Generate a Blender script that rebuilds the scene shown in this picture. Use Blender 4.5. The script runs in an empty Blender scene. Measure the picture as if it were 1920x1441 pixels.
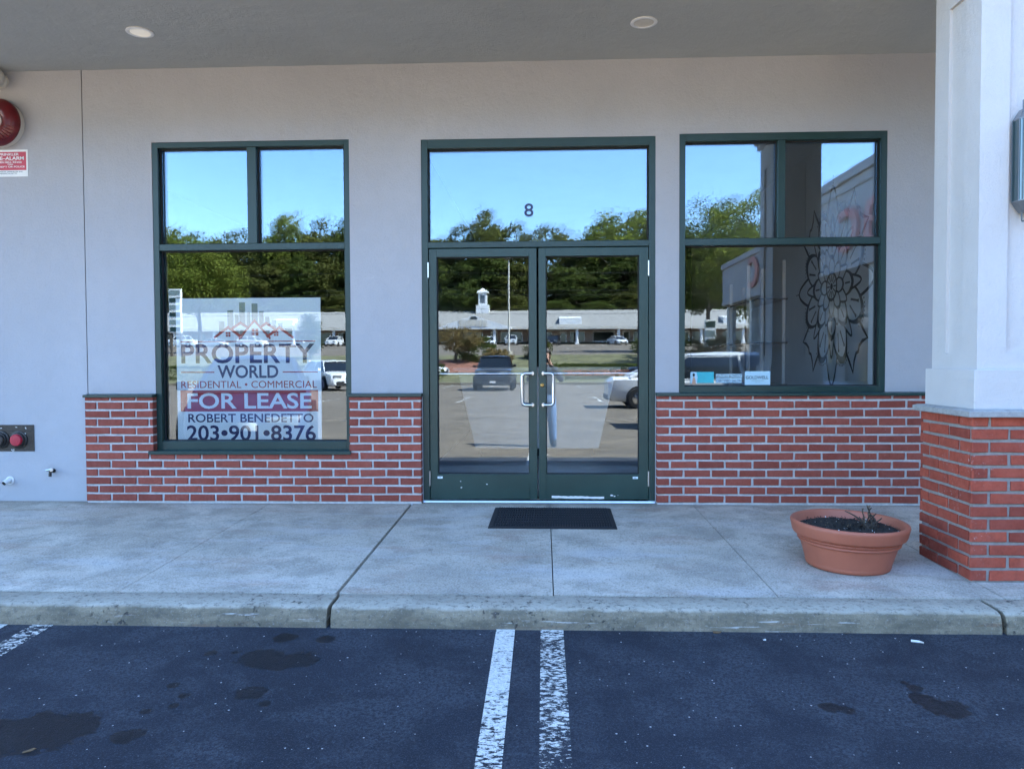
import bpy, bmesh, math, random
from mathutils import Vector, Matrix
R = math.radians
rng = random.Random(7)
scene = bpy.context.scene
COL = scene.collection

# ------------------------------------------------------------------ camera, sky, sun, exposure
CAM = (0.0, -6.38, 1.17)
cd = bpy.data.cameras.new('camera'); cam = bpy.data.objects.new('camera', cd); COL.objects.link(cam)
yaw, pitch, roll = R(2.38), R(1.77), R(.25)
Fv = Vector((-math.sin(yaw)*math.cos(pitch), math.cos(yaw)*math.cos(pitch), -math.sin(pitch)))
r0 = Fv.cross(Vector((0, 0, 1))).normalized(); u0 = r0.cross(Fv)
Rv = math.cos(roll)*r0 - math.sin(roll)*u0; Uv = math.sin(roll)*r0 + math.cos(roll)*u0
M = Matrix((Rv, Uv, -Fv)).transposed().to_4x4(); M.translation = Vector(CAM)
cam.matrix_world = M
cd.sensor_width = 36; cd.lens = 36*1442/1920; cd.clip_start = .02; cd.clip_end = 3000
scene.camera = cam

SUN_EL, SUN_AZ = 50.0, 16.5          # azimuth counted from +x (along the shop front) towards +y (behind the shop)
w = bpy.data.worlds.new('World'); scene.world = w; w.use_nodes = True
nt = w.node_tree; nt.nodes.clear()
sky = nt.nodes.new('ShaderNodeTexSky'); sky.sky_type = 'NISHITA'; sky.sun_disc = False
sky.sun_elevation = R(SUN_EL); sky.sun_rotation = R(90-SUN_AZ)
sky.altitude = 600; sky.air_density = 1.0; sky.dust_density = .2; sky.ozone_density = 4.0
hs = nt.nodes.new('ShaderNodeHueSaturation'); hs.inputs['Saturation'].default_value = 1.05; hs.inputs['Hue'].default_value = .499
bg = nt.nodes.new('ShaderNodeBackground'); bg.inputs['Strength'].default_value = .11
wo = nt.nodes.new('ShaderNodeOutputWorld')
nt.links.new(sky.outputs[0], hs.inputs['Color']); nt.links.new(hs.outputs[0], bg.inputs['Color']); nt.links.new(bg.outputs[0], wo.inputs[0])
ld = bpy.data.lights.new('sun', 'SUN'); ld.energy = 5.0; ld.angle = R(.5); ld.color = (1, .94, .85)
lo = bpy.data.objects.new('sun', ld); COL.objects.link(lo); lo.location = (30, 10, 40)
ts = Vector((math.cos(R(SUN_EL))*math.cos(R(SUN_AZ)), math.cos(R(SUN_EL))*math.sin(R(SUN_AZ)), math.sin(R(SUN_EL))))
lo.rotation_euler = ts.to_track_quat('Z', 'Y').to_euler()
vs = scene.view_settings; vs.view_transform = 'Standard'; vs.look = 'None'; vs.gamma = 1; vs.use_curve_mapping = False
vs.exposure = 3.55
scene.cycles.max_bounces = 10; scene.cycles.transparent_max_bounces = 24; scene.cycles.diffuse_bounces = 4
scene.cycles.caustics_reflective = False; scene.cycles.caustics_refractive = False

# ------------------------------------------------------------------ materials
def newmat(name):
    m = bpy.data.materials.new(name); m.use_nodes = True
    n = m.node_tree; n.nodes.clear()
    out = n.nodes.new('ShaderNodeOutputMaterial')
    return m, n, out
class NB:
    """tiny node builder"""
    def __init__(s, n): s.n = n
    def add(s, t, **kw):
        x = s.n.nodes.new(t)
        for k, v in kw.items(): setattr(x, k, v)
        return x
    def put(s, sock, v):
        if isinstance(v, bpy.types.NodeSocket): s.n.links.new(v, sock)
        else: sock.default_value = v
    def coord(s): return s.add('ShaderNodeTexCoord').outputs['Object']
    def noise(s, vec, scale, detail=4, rough=.6, dist=0):
        x = s.add('ShaderNodeTexNoise'); s.put(x.inputs['Vector'], vec); s.put(x.inputs['Scale'], scale)
        x.inputs['Detail'].default_value = detail; x.inputs['Roughness'].default_value = rough; x.inputs['Distortion'].default_value = dist
        return x.outputs['Fac']
    def voro(s, vec, scale, feature='F1'):
        x = s.add('ShaderNodeTexVoronoi', feature=feature); s.put(x.inputs['Vector'], vec); x.inputs['Scale'].default_value = scale
        return x
    def math(s, op, a, b=0.0, c=None, clamp=False):
        x = s.add('ShaderNodeMath', operation=op); x.use_clamp = clamp
        s.put(x.inputs[0], a); s.put(x.inputs[1], b)
        if c is not None: s.put(x.inputs[2], c)
        return x.outputs[0]
    def ramp(s, f, lo, hi, a=0.0, b=1.0):
        x = s.add('ShaderNodeMapRange'); s.put(x.inputs[0], f); s.put(x.inputs[1], lo); s.put(x.inputs[2], hi); s.put(x.inputs[3], a); s.put(x.inputs[4], b)
        return x.outputs[0]
    def mix(s, f, a, b, blend='MIX'):
        x = s.add('ShaderNodeMix', data_type='RGBA', blend_type=blend)
        s.put(x.inputs[0], f); s.put(x.inputs[6], a if isinstance(a, bpy.types.NodeSocket) else (*a, 1)); s.put(x.inputs[7], b if isinstance(b, bpy.types.NodeSocket) else (*b, 1))
        return x.outputs[2]
    def mapping(s, vec, scale=(1, 1, 1), loc=(0, 0, 0), rot=(0, 0, 0)):
        x = s.add('ShaderNodeMapping'); s.put(x.inputs[0], vec); x.inputs['Location'].default_value = loc; x.inputs['Rotation'].default_value = rot; x.inputs['Scale'].default_value = scale
        return x.outputs[0]
    def attr(s, name): 
        x = s.add('ShaderNodeAttribute'); x.attribute_name = name; return x.outputs['Fac']
    def bsdf(s, out, color, rough=.6, metal=0, spec=.5, height=None, bdist=.002, bstr=1.0, trans=None):
        p = s.add('ShaderNodeBsdfPrincipled')
        s.put(p.inputs['Base Color'], color if isinstance(color, bpy.types.NodeSocket) else (*color, 1))
        s.put(p.inputs['Roughness'], rough); s.put(p.inputs['Metallic'], metal); s.put(p.inputs['Specular IOR Level'], spec)
        if height is not None:
            b = s.add('ShaderNodeBump'); b.inputs['Distance'].default_value = bdist; b.inputs['Strength'].default_value = bstr
            s.put(b.inputs['Height'], height); s.n.links.new(b.outputs[0], p.inputs['Normal'])
        s.n.links.new(p.outputs[0], out.inputs[0]); return p
def sc3(c, k): return tuple(min(1, x*k) for x in c)
def pm(name, col, rough=.6, metal=0, var=.12, scale=6, bump=0, bscale=150, spec=.5, rnd=0):
    m, n, out = newmat(name); b = NB(n); v = b.coord()
    f = b.noise(v, scale, 5)
    c = b.mix(b.ramp(f, .3, .7), sc3(col, 1-var), sc3(col, 1+var))
    if rnd:
        a = b.attr('rnd'); c = b.mix(a, c, b.mix(1.0, c, (1-rnd,)*3, 'MULTIPLY'))
    h = b.noise(v, bscale, 3) if bump else None
    b.bsdf(out, c, rough, metal, spec, h, bump or .001)
    return m
MAT = {}
def stucco(name, col, stain=.1):
    m, n, out = newmat(name); b = NB(n); v = b.coord()
    big = b.noise(v, .7, 4); mid = b.noise(v, 9, 5, .65); fine = b.noise(v, 170, 3, .7)
    streak = b.noise(b.mapping(v, (5, 5, .35)), 1.6, 5, .6)
    c = b.mix(b.ramp(big, .35, .68), sc3(col, .94), sc3(col, 1.04))
    c = b.mix(b.ramp(mid, .45, .75, 0, .35), c, sc3(col, .9))
    c = b.mix(b.ramp(streak, .5, .8, 0, stain*2.2), c, (col[0]*.72, col[1]*.68, col[2]*.6))
    c = b.mix(b.ramp(fine, .55, .8, 0, .25), c, sc3(col, .72))
    h = b.math('ADD', b.math('MULTIPLY', fine, 1.0), b.math('ADD', b.math('MULTIPLY', b.noise(v, 45, 3), .8), b.math('MULTIPLY', b.noise(v, 7, 4), 2.2)))
    b.bsdf(out, c, .9, 0, .15, h, .004, .9)
    return m
MAT['stucco'] = stucco('wall stucco', (.445, .437, .448), .02)
MAT['wingwall'] = stucco('wing stucco', (.40, .385, .37), .05)
MAT['pier'] = stucco('pier stucco', (.62, .59, .56), .03)
MAT['soffit'] = stucco('soffit paint', (.43, .435, .41), .03)
MAT['green'] = pm('dark green metal', (.013, .040, .034), .38, .0, .12, 4, .0006, 60, .5)
MAT['greendoor'] = pm('dark green door metal', (.014, .046, .038), .36, .0, .14, 3, .0006, 60, .5)
MAT['black'] = pm('black rubber', (.012, .012, .013), .7)
MAT['gap'] = pm('dark gap', (.02, .018, .016), .9)
MAT['alu'] = pm('satin aluminium', (.62, .64, .65), .28, 1.0, .06, 30)
MAT['brass'] = pm('worn brass', (.5, .33, .12), .35, 1.0)
MAT['white'] = pm('white paint', (.78, .77, .74), .5, 0, .05)
MAT['offwhite'] = pm('off white enamel', (.66, .62, .54), .4, 0, .06)
MAT['signwhite'] = pm('sign board white', (.84, .93, .96), .5, 0, .02)
MAT['navy'] = pm('navy print', (.008, .014, .09), .5, 0, .05)
MAT['signred'] = pm('red print', (.36, .008, .012), .45, 0, .08)
MAT['signgrey'] = pm('grey green print', (.23, .29, .28), .5, 0, .05)
MAT['decal'] = pm('slate decal', (.025, .04, .10), .5)
MAT['ink'] = pm('black ink', (.006, .006, .008), .6)
MAT['cream'] = pm('cream paint', (.62, .57, .48), .6)
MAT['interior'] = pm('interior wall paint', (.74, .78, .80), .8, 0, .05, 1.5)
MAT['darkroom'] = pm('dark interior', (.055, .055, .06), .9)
MAT['floor_tile'] = pm('interior floor', (.36, .35, .33), .35)
MAT['alarmred'] = pm('alarm red enamel', (.12, .005, .007), .28, 0, .3, 14)
MAT['pinkred'] = pm('faded red sign', (.50, .045, .075), .5)
MAT['capred'] = pm('red cap plastic', (.42, .01, .03), .5, 0, .2, 40)
MAT['fadedred'] = pm('faded red letters', (.50, .17, .14), .5)
MAT['bronze'] = pm('scuffed bronze plate', (.03, .025, .022), .45, .3, .5, 60)
MAT['turq'] = pm('turquoise print', (.03, .42, .48), .4)
MAT['paleblue'] = pm('pale blue card', (.42, .62, .70), .5, 0, .03)
MAT['skinprint'] = pm('flesh print', (.55, .33, .22), .5)

def glassmat(name, refl, tint, wave, seed):
    m, n, out = newmat(name); b = NB(n); v = b.mapping(b.coord(), (1, 1, 1), (seed*3.1, 0, seed*1.7))
    t = b.add('ShaderNodeBsdfTransparent'); t.inputs[0].default_value = (*tint, 1)
    g = b.add('ShaderNodeBsdfGlossy'); g.inputs['Roughness'].default_value = 0.0; g.inputs['Color'].default_value = (.70, .84, 1, 1)
    h = b.math('ADD', b.noise(v, 1.7, 2, .4), b.math('MULTIPLY', b.noise(b.mapping(v, (1, 1, 2.2)), 6, 1, .4), .16))
    bp = b.add('ShaderNodeBump'); bp.inputs['Distance'].default_value = wave; bp.inputs['Strength'].default_value = 1
    n.links.new(h, bp.inputs['Height']); n.links.new(bp.outputs[0], g.inputs['Normal'])
    fr = b.add('ShaderNodeFresnel'); fr.inputs[0].default_value = 1.5
    fac = b.math('ADD', b.math('MULTIPLY', fr.outputs[0], 1-refl), refl, clamp=True)
    mx = b.add('ShaderNodeMixShader'); n.links.new(fac, mx.inputs[0]); n.links.new(t.outputs[0], mx.inputs[1]); n.links.new(g.outputs[0], mx.inputs[2])
    n.links.new(mx.outputs[0], out.inputs[0]); return m
for i in range(4): MAT['glass%d' % i] = glassmat('coated glass', .042, (.98, .99, .99), .00013, i)
MAT['innerglass'] = glassmat('inner glass', .02, (.95, .97, .97), .001, 9)

def brickmat(name, c1, c2, salt):
    m, n, out = newmat(name); b = NB(n); v = b.coord(); a = b.attr('rnd')
    c = b.mix(a, c1, c2)
    c = b.mix(b.ramp(b.noise(v, 30, 5, .7), .4, .75, 0, .55), c, sc3(c1, .62))
    c = b.mix(b.ramp(b.noise(v, 12, 3), .45, .7, 0, .35), c, (c2[0]*.95, c2[1]*1.25, c2[2]*1.5))
    sp = b.math('MULTIPLY', b.ramp(b.noise(v, 55, 5, .75), .66-.04*salt, .76), b.ramp(b.noise(v, 3.1, 2), .5, .62))
    c = b.mix(b.math('MULTIPLY', sp, .75), c, (.6, .56, .52))
    h = b.math('ADD', b.noise(v, 260, 3), b.math('MULTIPLY', b.noise(v, 40, 3), 1.2))
    b.bsdf(out, c, .85, 0, .2, h, .0025, .9); return m
MAT['brick'] = brickmat('wainscot brick', (.25, .060, .042), (.36, .090, .060), .7)
MAT['brick2'] = brickmat('pier brick', (.26, .055, .036), (.47, .098, .056), 2.0)
def mortarmat(name, col):
    m, n, out = newmat(name); b = NB(n); v = b.coord()
    c = b.mix(b.ramp(b.noise(v, 25, 5, .7), .35, .7), sc3(col, .78), sc3(col, 1.1))
    b.bsdf(out, c, .95, 0, .1, b.noise(v, 220, 4, .7), .004); return m
MAT['mortar'] = mortarmat('mortar', (.60, .57, .54)); MAT['mortar2'] = mortarmat('pier mortar', (.36, .33, .30))
MAT['capstone'] = mortarmat('cap stone', (.40, .39, .37))

def concrete():
    m, n, out = newmat('sidewalk concrete'); b = NB(n); v = b.coord()
    f1 = b.noise(v, .9, 5, .6, .4); f2 = b.noise(v, 3.4, 6, .65, .3); f3 = b.noise(v, 30, 5, .8); f4 = b.noise(v, 95, 3, .75)
    c = b.mix(b.ramp(f1, .35, .65), (.45, .395, .315), (.66, .595, .49))
    c = b.mix(b.ramp(f2, .44, .62, 0, .75), c, (.33, .295, .24))
    c = b.mix(b.ramp(b.noise(b.mapping(v, (1, 2.2, 1), (4, 7, 0)), 1.5, 5, .65), .54, .72, 0, .6), c, (.38, .25, .18))
    c = b.mix(b.ramp(b.noise(b.mapping(v, (.7, 1.8, 1), (14, 3, 0)), 1.3, 4), .52, .66, 0, .6), c, (.60, .58, .54))
    c = b.mix(b.ramp(f3, .54, .66, 0, .5), c, (.2, .18, .15))
    c = b.mix(b.ramp(f4, .53, .65, 0, .6), c, (.13, .12, .105))
    c = b.mix(b.ramp(f4, .46, .34, 0, .4), c, (.6, .58, .55))
    vo = b.voro(v, 5.5); key = b.add('ShaderNodeSeparateColor'); n.links.new(vo.outputs['Color'], key.inputs[0])
    gum = b.math('MULTIPLY', b.math('LESS_THAN', vo.outputs['Distance'], b.math('MULTIPLY', key.outputs[1], .10)), b.math('GREATER_THAN', key.outputs[0], .6))
    c = b.mix(b.math('MULTIPLY', gum, .55), c, (.09, .085, .08))
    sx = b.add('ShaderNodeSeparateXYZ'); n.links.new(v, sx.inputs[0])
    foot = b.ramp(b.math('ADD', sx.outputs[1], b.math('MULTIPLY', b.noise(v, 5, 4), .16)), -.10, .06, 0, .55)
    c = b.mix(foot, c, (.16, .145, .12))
    h = b.math('ADD', b.math('MULTIPLY', f4, .6), b.math('ADD', f3, b.math('MULTIPLY', f2, 1.5)))
    b.bsdf(out, c, .88, 0, .2, h, .003, .8); return m
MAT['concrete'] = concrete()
def curbmat():
    m, n, out = newmat('curb concrete'); b = NB(n); v = b.coord()
    sx = b.add('ShaderNodeSeparateXYZ'); n.links.new(v, sx.inputs[0]); z = sx.outputs[2]
    f2 = b.noise(b.mapping(v, (1, 1, 3)), 4, 6, .7, .3); f3 = b.noise(v, 32, 5, .8); f4 = b.noise(v, 100, 3, .75)
    c = b.mix(b.ramp(f2, .35, .65), (.36, .325, .255), (.48, .435, .345))
    # tyre scuff and splash dirt on the lower face of the curb
    edge = b.math('ADD', z, b.math('MULTIPLY', b.noise(v, 9, 4), .03))
    c = b.mix(b.ramp(edge, -.053, -.064, 0, .85), c, b.mix(b.ramp(f2, .4, .65), (.135, .11, .07), (.29, .23, .145)))
    sc = b.noise(b.mapping(v, (.8, 1, 14)), 3.2, 5, .7)
    c = b.mix(b.math('MULTIPLY', b.ramp(sc, .62, .68, 0, .75), b.ramp(z, -.088, -.10)), c, (.66, .63, .58))
    c = b.mix(b.math('MULTIPLY', b.ramp(b.noise(b.mapping(v, (.9, 1, 12), (3, 0, 5)), 2.4, 5, .7), .60, .68, 0, .6), b.ramp(z, -.09, -.11)), c, (.22, .12, .07))
    chip = b.math('MULTIPLY', b.ramp(b.noise(v, 30, 3, .6), .60, .64), b.ramp(b.noise(v, 2.3, 2), .5, .58))
    c = b.mix(b.math('MULTIPLY', chip, .8), c, (.07, .065, .06))
    c = b.mix(b.ramp(f3, .52, .62, 0, .7), c, (.13, .115, .09))
    c = b.mix(b.ramp(f4, .56, .7, 0, .3), c, (.5, .48, .44))
    h = b.math('SUBTRACT', b.math('ADD', f4, f3), b.math('MULTIPLY', chip, 2.0))
    b.bsdf(out, c, .9, 0, .2, h, .004, .9); return m
MAT['curb'] = curbmat()

STAINS = [(-1.291,-2.964,.11),(-1.113,-2.982,.092),(-1.186,-3.018,.072),(-1.263,-2.722,.057),(-1.06,-2.743,.047),(-1.211,-3.301,.062),(-1.122,-3.39,.026),(-1.547,-2.918,.035),(-1.437,-2.909,.02),(-1.564,-3.243,.029),(-1.474,-3.336,.026),(-1.476,-3.422,.021),(-1.566,-3.468,.021),(-1.85,-3.631,.17),(-2.02,-3.692,.17),(-1.73,-3.576,.045),(-1.534,-3.651,.059),(1.519,-3.281,.059),(1.569,-3.358,.087),(1.526,-3.179,.034),(1.505,-3.135,.02),(1.113,-3.359,.042),(1.171,-3.379,.033)]
def asphalt(name, base, stains):
    m, n, out = newmat(name); b = NB(n); v = b.coord()
    f1 = b.noise(v, .55, 5, .6, .5); f2 = b.noise(v, 2.6, 6, .65, .4); f3 = b.noise(v, 75, 4, .8); f4 = b.noise(v, 170, 3, .8)
    c = b.mix(b.ramp(f1, .35, .65), sc3(base, .82), sc3(base, 1.2))
    wear = b.math('MULTIPLY', b.ramp(f2, .45, .60), b.ramp(f3, .42, .58))
    c = b.mix(b.math('MULTIPLY', wear, .62 if stains else .22), c, (base[0]*4.4, base[1]*4.0, base[2]*3.3))
    c = b.mix(b.ramp(f4, .52, .64, 0, .65 if stains else .3), c, (base[0]*4.6, base[1]*4.5, base[2]*4.2))
    c = b.mix(b.ramp(f3, .5, .3, 0, .55), c, sc3(base, .45))
    vo = b.voro(v, 38); key = b.add('ShaderNodeSeparateColor'); n.links.new(vo.outputs['Color'], key.inputs[0])
    speck = b.math('MULTIPLY', b.math('LESS_THAN', vo.outputs['Distance'], b.math('MULTIPLY', key.outputs[1], .16)), b.math('GREATER_THAN', key.outputs[0], .80))
    c = b.mix(b.math('MULTIPLY', speck, .8), c, (.6, .58, .54))
    # hairline cracks
    ck = b.voro(b.mix(.22, v, b.add('ShaderNodeTexNoise').outputs['Color']), .42, 'DISTANCE_TO_EDGE').outputs['Distance']
    c = b.mix(b.math('MULTIPLY', b.ramp(ck, .004, .0015), .15 if stains else .7), c, sc3(base, .3))
    if stains:
        jit = b.math('SUBTRACT', b.noise(v, 19, 5, .65), .5); jit2 = b.math('MULTIPLY', jit, 1.5)
        tot = None
        for (x, y, r) in stains:
            mp = b.mapping(v, (1/r, 1/(r*.95), 0), (-x/r, -y/(r*.95), 0))
            ln = b.add('ShaderNodeVectorMath', operation='LENGTH'); n.links.new(mp, ln.inputs[0])
            s = b.ramp(b.math('ADD', ln.outputs['Value'], jit2), 1.03, .95)
            tot = s if tot is None else b.math('MAXIMUM', tot, s)
        c = b.mix(b.math('MULTIPLY', tot, b.ramp(f3, .35, .62, .92, .6)), c, (.003, .003, .004))
        rough = b.ramp(tot, 0, 1, .82, .55)
    else: rough = .85
    h = b.math('ADD', f3, b.math('MULTIPLY', f4, .7))
    b.bsdf(out, c, rough, 0, .3, h, .004, .8); return m
MAT['asphalt'] = asphalt('sealed asphalt', (.0165, .020, .028), STAINS)
MAT['asphalt2'] = asphalt('aged sunlit asphalt', (.118, .10, .078), None)  # aged tone, lightened and warmed so the colour itself carries sunlight
def linepaint(name, wear):
    m, n, out = newmat(name); b = NB(n); v = b.coord()
    sx = b.add('ShaderNodeSeparateXYZ'); n.links.new(v, sx.inputs[0])
    f = b.noise(b.mapping(v, (1, 1.9, 1)), 34, 6, .72, .4); f2 = b.noise(v, 1.3, 3)
    g = b.math('SUBTRACT', b.math('ADD', f, b.math('MULTIPLY', b.math('SUBTRACT', f2, .5), .4)), b.ramp(sx.outputs[1], -3.35, -3.8, 0, .09))
    c = b.mix(b.ramp(b.noise(v, 60, 4), .3, .7), (.54, .53, .48), (.82, .79, .70))
    c = b.mix(b.ramp(b.noise(v, 120, 3, .8), .50, .66, 0, .75), c, (.12, .12, .13))
    p = b.add('ShaderNodeBsdfPrincipled'); n.links.new(c, p.inputs['Base Color']); p.inputs['Roughness'].default_value = .7
    t = b.add('ShaderNodeBsdfTransparent')
    mx = b.add('ShaderNodeMixShader'); n.links.new(b.ramp(g, wear-.025, wear+.025), mx.inputs[0]); n.links.new(t.outputs[0], mx.inputs[1]); n.links.new(p.outputs[0], mx.inputs[2])
    n.links.new(mx.outputs[0], out.inputs[0]); return m
MAT['line'] = linepaint('fresh line paint', .425); MAT['wornline'] = linepaint('worn line paint', .51)
MAT['grass'] = pm('lawn grass', (.12, .115, .05), .9, 0, .45, 1.2, .02, 40)
MAT['mulch'] = pm('bark mulch', (.22, .09, .055), .95, 0, .35, 3, .02, 40)
MAT['hill'] = pm('wooded ground', (.03, .045, .015), .95, 0, .4, .3)
MAT['ground'] = pm('earth', (.09, .085, .06), .95)
MAT['terra'] = pm('terracotta plastic', (.40, .118, .064), .55, 0, .10, 3, .0008, 90)
MAT['soil'] = pm('potting soil', (.022, .017, .013), .95, 0, .5, 60, .01, 120)
MAT['stem'] = pm('dry stem', (.045, .032, .022), .9, 0, .3, 40)
MAT['dryleaf'] = pm('dry leaf', (.16, .10, .05), .8, 0, .3, 40)
MAT['bark'] = pm('bark', (.10, .08, .06), .9, 0, .3, 5)
MAT['perlite'] = pm('perlite', (.75, .75, .72), .8)
def leafmat(name, a, c2):
    m, n, out = newmat(name); b = NB(n)
    c = b.mix(b.attr('rnd'), a, c2)
    d = b.add('ShaderNodeBsdfDiffuse'); n.links.new(c, d.inputs[0])
    t = b.add('ShaderNodeBsdfTranslucent'); n.links.new(b.mix(.5, c, (c2[0]*1.2, c2[1]*1.3, c2[2])), t.inputs[0])
    mx = b.add('ShaderNodeMixShader'); mx.inputs[0].default_value = .28; n.links.new(d.outputs[0], mx.inputs[1]); n.links.new(t.outputs[0], mx.inputs[2])
    n.links.new(mx.outputs[0], out.inputs[0]); return m
MAT['leafA'] = leafmat('deep green leaves', (.026, .044, .012), (.105, .125, .032))
MAT['leafB'] = leafmat('olive leaves', (.040, .052, .014), (.125, .125, .035))
MAT['leafC'] = leafmat('yellow green leaves', (.065, .092, .014), (.18, .195, .04))
MAT['leafD'] = leafmat('dry russet leaves', (.12, .085, .035), (.22, .16, .07))
def paint(name, col, rough=.25): 
    m, n, out = newmat(name); b = NB(n)
    p = b.bsdf(out, b.mix(b.ramp(b.noise(b.coord(), 2, 2), .3, .7), sc3(col, .95), sc3(col, 1.05)), rough, 0, .5)
    p.inputs['Coat Weight'].default_value = .6; p.inputs['Coat Roughness'].default_value = .05; return m
MAT['carwhite'] = paint('white car paint', (.74, .74, .72)); MAT['carblack'] = paint('black car paint', (.012, .012, .014)); MAT['carblue'] = pm('dark blue car paint', (.008, .016, .05), .35, 0, .05, 3, 0, 1, .25); MAT['carsilver'] = paint('silver car paint', (.5, .52, .52), .3); MAT['cargrey'] = paint('grey car paint', (.10, .11, .12))
MAT['carglass'] = pm('tinted car glass', (.012, .016, .018), .04, 0, .05, 3, 0, 1, .9)
MAT['tyre'] = pm('tyre rubber', (.015, .015, .015), .85)
MAT['chrome'] = pm('chrome', (.7, .7, .7), .15, 1.0)
MAT['lampclear'] = pm('clear lamp lens', (.2, .21, .21), .1)
MAT['lampred'] = pm('red lamp lens', (.35, .01, .01), .15)
MAT['tan'] = pm('tan brick of the mall', (.42, .29, .22), .85, 0, .15, 3)
MAT['shingle'] = pm('pale shingle roof', (.25, .24, .215), .9, 0, .1, 2)
MAT['denim'] = pm('blue denim', (.12, .2, .36), .85, 0, .2, 12)
MAT['jacket'] = pm('dark grey cloth', (.045, .05, .06), .85, 0, .15, 12)
MAT['skin'] = pm('skin', (.50, .30, .22), .55, 0, .05)
MAT['hair'] = pm('dark hair', (.03, .02, .015), .6)
def reeded():
    m, n, out = newmat('reeded sconce glass'); b = NB(n); v = b.coord()
    wv = b.add('ShaderNodeTexWave', wave_type='BANDS', bands_direction='X'); n.links.new(v, wv.inputs['Vector']); wv.inputs['Scale'].default_value = 30
    wv.inputs['Distortion'].default_value = 0
    c = b.mix(wv.outputs['Fac'], (.03, .055, .06), (.20, .30, .32))
    b.bsdf(out, c, .12, 0, .7, wv.outputs['Fac'], .004, .8); return m
MAT['reeded'] = reeded()

def lit():
    m, n, out = newmat('lit lamp reflector'); b = NB(n); p = b.bsdf(out, (.8, .76, .68), .4); p.inputs['Emission Color'].default_value = (1, .9, .72, 1); p.inputs['Emission Strength'].default_value = .025; return m
MAT['lit'] = lit()

# ------------------------------------------------------------------ mesh helpers
class MB:
    def __init__(s): s.v = []; s.f = []; s.m = []; s.r = []
    def face(s, pts, mi=0, rnd=0.0):
        i = len(s.v); s.v += [tuple(p) for p in pts]; s.f.append(tuple(range(i, i+len(pts)))); s.m.append(mi); s.r.append(rnd)
    def poly(s, verts, faces, mi=0, rnd=0.0):
        i = len(s.v); s.v += [tuple(p) for p in verts]
        for f in faces: s.f.append(tuple(i+k for k in f)); s.m.append(mi); s.r.append(rnd)
    def box(s, x0, x1, y0, y1, z0, z1, mi=0, rnd=0.0):
        s.poly([(x0,y0,z0),(x1,y0,z0),(x1,y1,z0),(x0,y1,z0),(x0,y0,z1),(x1,y0,z1),(x1,y1,z1),(x0,y1,z1)],
               [(3,2,1,0),(4,5,6,7),(0,1,5,4),(1,2,6,5),(2,3,7,6),(3,0,4,7)], mi, rnd)
    def loft(s, rings, mi=0, closed=True, caps=True, rnd=0.0):
        n = len(rings[0]); V = [p for r in rings for p in r]; F = []
        for a in range(len(rings)-1):
            for k in range(n if closed else n-1):
                k2 = (k+1) % n; F.append((a*n+k, a*n+k2, (a+1)*n+k2, (a+1)*n+k))
        if caps: F.append(tuple(reversed(range(n)))); F.append(tuple((len(rings)-1)*n+k for k in range(n)))
        s.poly(V, F, mi, rnd)
    def tube(s, pts, rad, seg=8, mi=0, caps=True, rnd=0.0):
        pts = [Vector(p) for p in pts]; rings = []
        up = Vector((0, 0, 1)); prev = None
        for i, p in enumerate(pts):
            d = (pts[min(i+1, len(pts)-1)] - pts[max(i-1, 0)]).normalized()
            if prev is None: a = d.orthogonal().normalized()
            else: a = (prev - d*prev.dot(d)).normalized()
            prev = a; bb = d.cross(a); r = rad[i] if isinstance(rad, (list, tuple)) else rad
            rings.append([p + r*(math.cos(t)*a + math.sin(t)*bb) for t in [2*math.pi*k/seg for k in range(seg)]])
        s.loft(rings, mi, True, caps, rnd)
    def lathe(s, prof, c=(0,0,0), axis='z', seg=32, mi=0, caps=False, mifn=None):
        rings = []
        for (r, h) in prof:
            ring = []
            for k in range(seg):
                t = 2*math.pi*k/seg; a, bb = r*math.cos(t), r*math.sin(t)
                if axis == 'z': p = (c[0]+a, c[1]+bb, c[2]+h)
                elif axis == 'y': p = (c[0]+a, c[1]-h, c[2]+bb)      # h grows towards -y (the viewer)
                else: p = (c[0]+h, c[1]+a, c[2]+bb)
                ring.append(p)
            rings.append(ring)
        s.loft(rings, mi, True, caps)
    def prism(s, poly, lo, hi, axis='y', mi=0):
        def P(u, v, h): return (u, h, v) if axis == 'y' else ((h, u, v) if axis == 'x' else (u, v, h))
        s.loft([[P(u, v, lo) for u, v in poly], [P(u, v, hi) for u, v in poly]], mi)
    def build(s, name, mats, parent=None, smooth=False, bevel=0, seg=2, weld=False, angle=40):
        me = bpy.data.meshes.new(name); me.from_pydata(s.v, [], s.f)
        if not isinstance(mats, (list, tuple)): mats = [mats]
        for m in mats: me.materials.append(m)
        me.polygons.foreach_set('material_index', s.m)
        at = me.attributes.new('rnd', 'FLOAT', 'FACE'); at.data.foreach_set('value', s.r)
        if weld or bevel or smooth:
            bm = bmesh.new(); bm.from_mesh(me); bmesh.ops.remove_doubles(bm, verts=bm.verts, dist=1e-5); bmesh.ops.recalc_face_normals(bm, faces=bm.faces); bm.to_mesh(me); bm.free()
        if smooth:
            me.polygons.foreach_set('use_smooth', [True]*len(me.polygons)); me.set_sharp_from_angle(angle=R(angle))
        o = bpy.data.objects.new(name, me); COL.objects.link(o)
        if parent: o.parent = parent
        if bevel:
            bv = o.modifiers.new('bevel', 'BEVEL'); bv.width = bevel; bv.segments = seg; bv.limit_method = 'ANGLE'; bv.angle_limit = R(35)
        return o
def tag(o, label, cat, group=None, kind=None):
    if label: o['label'] = label
    if cat: o['category'] = cat
    if group: o['group'] = group
    if kind: o['kind'] = kind
    return o
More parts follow.
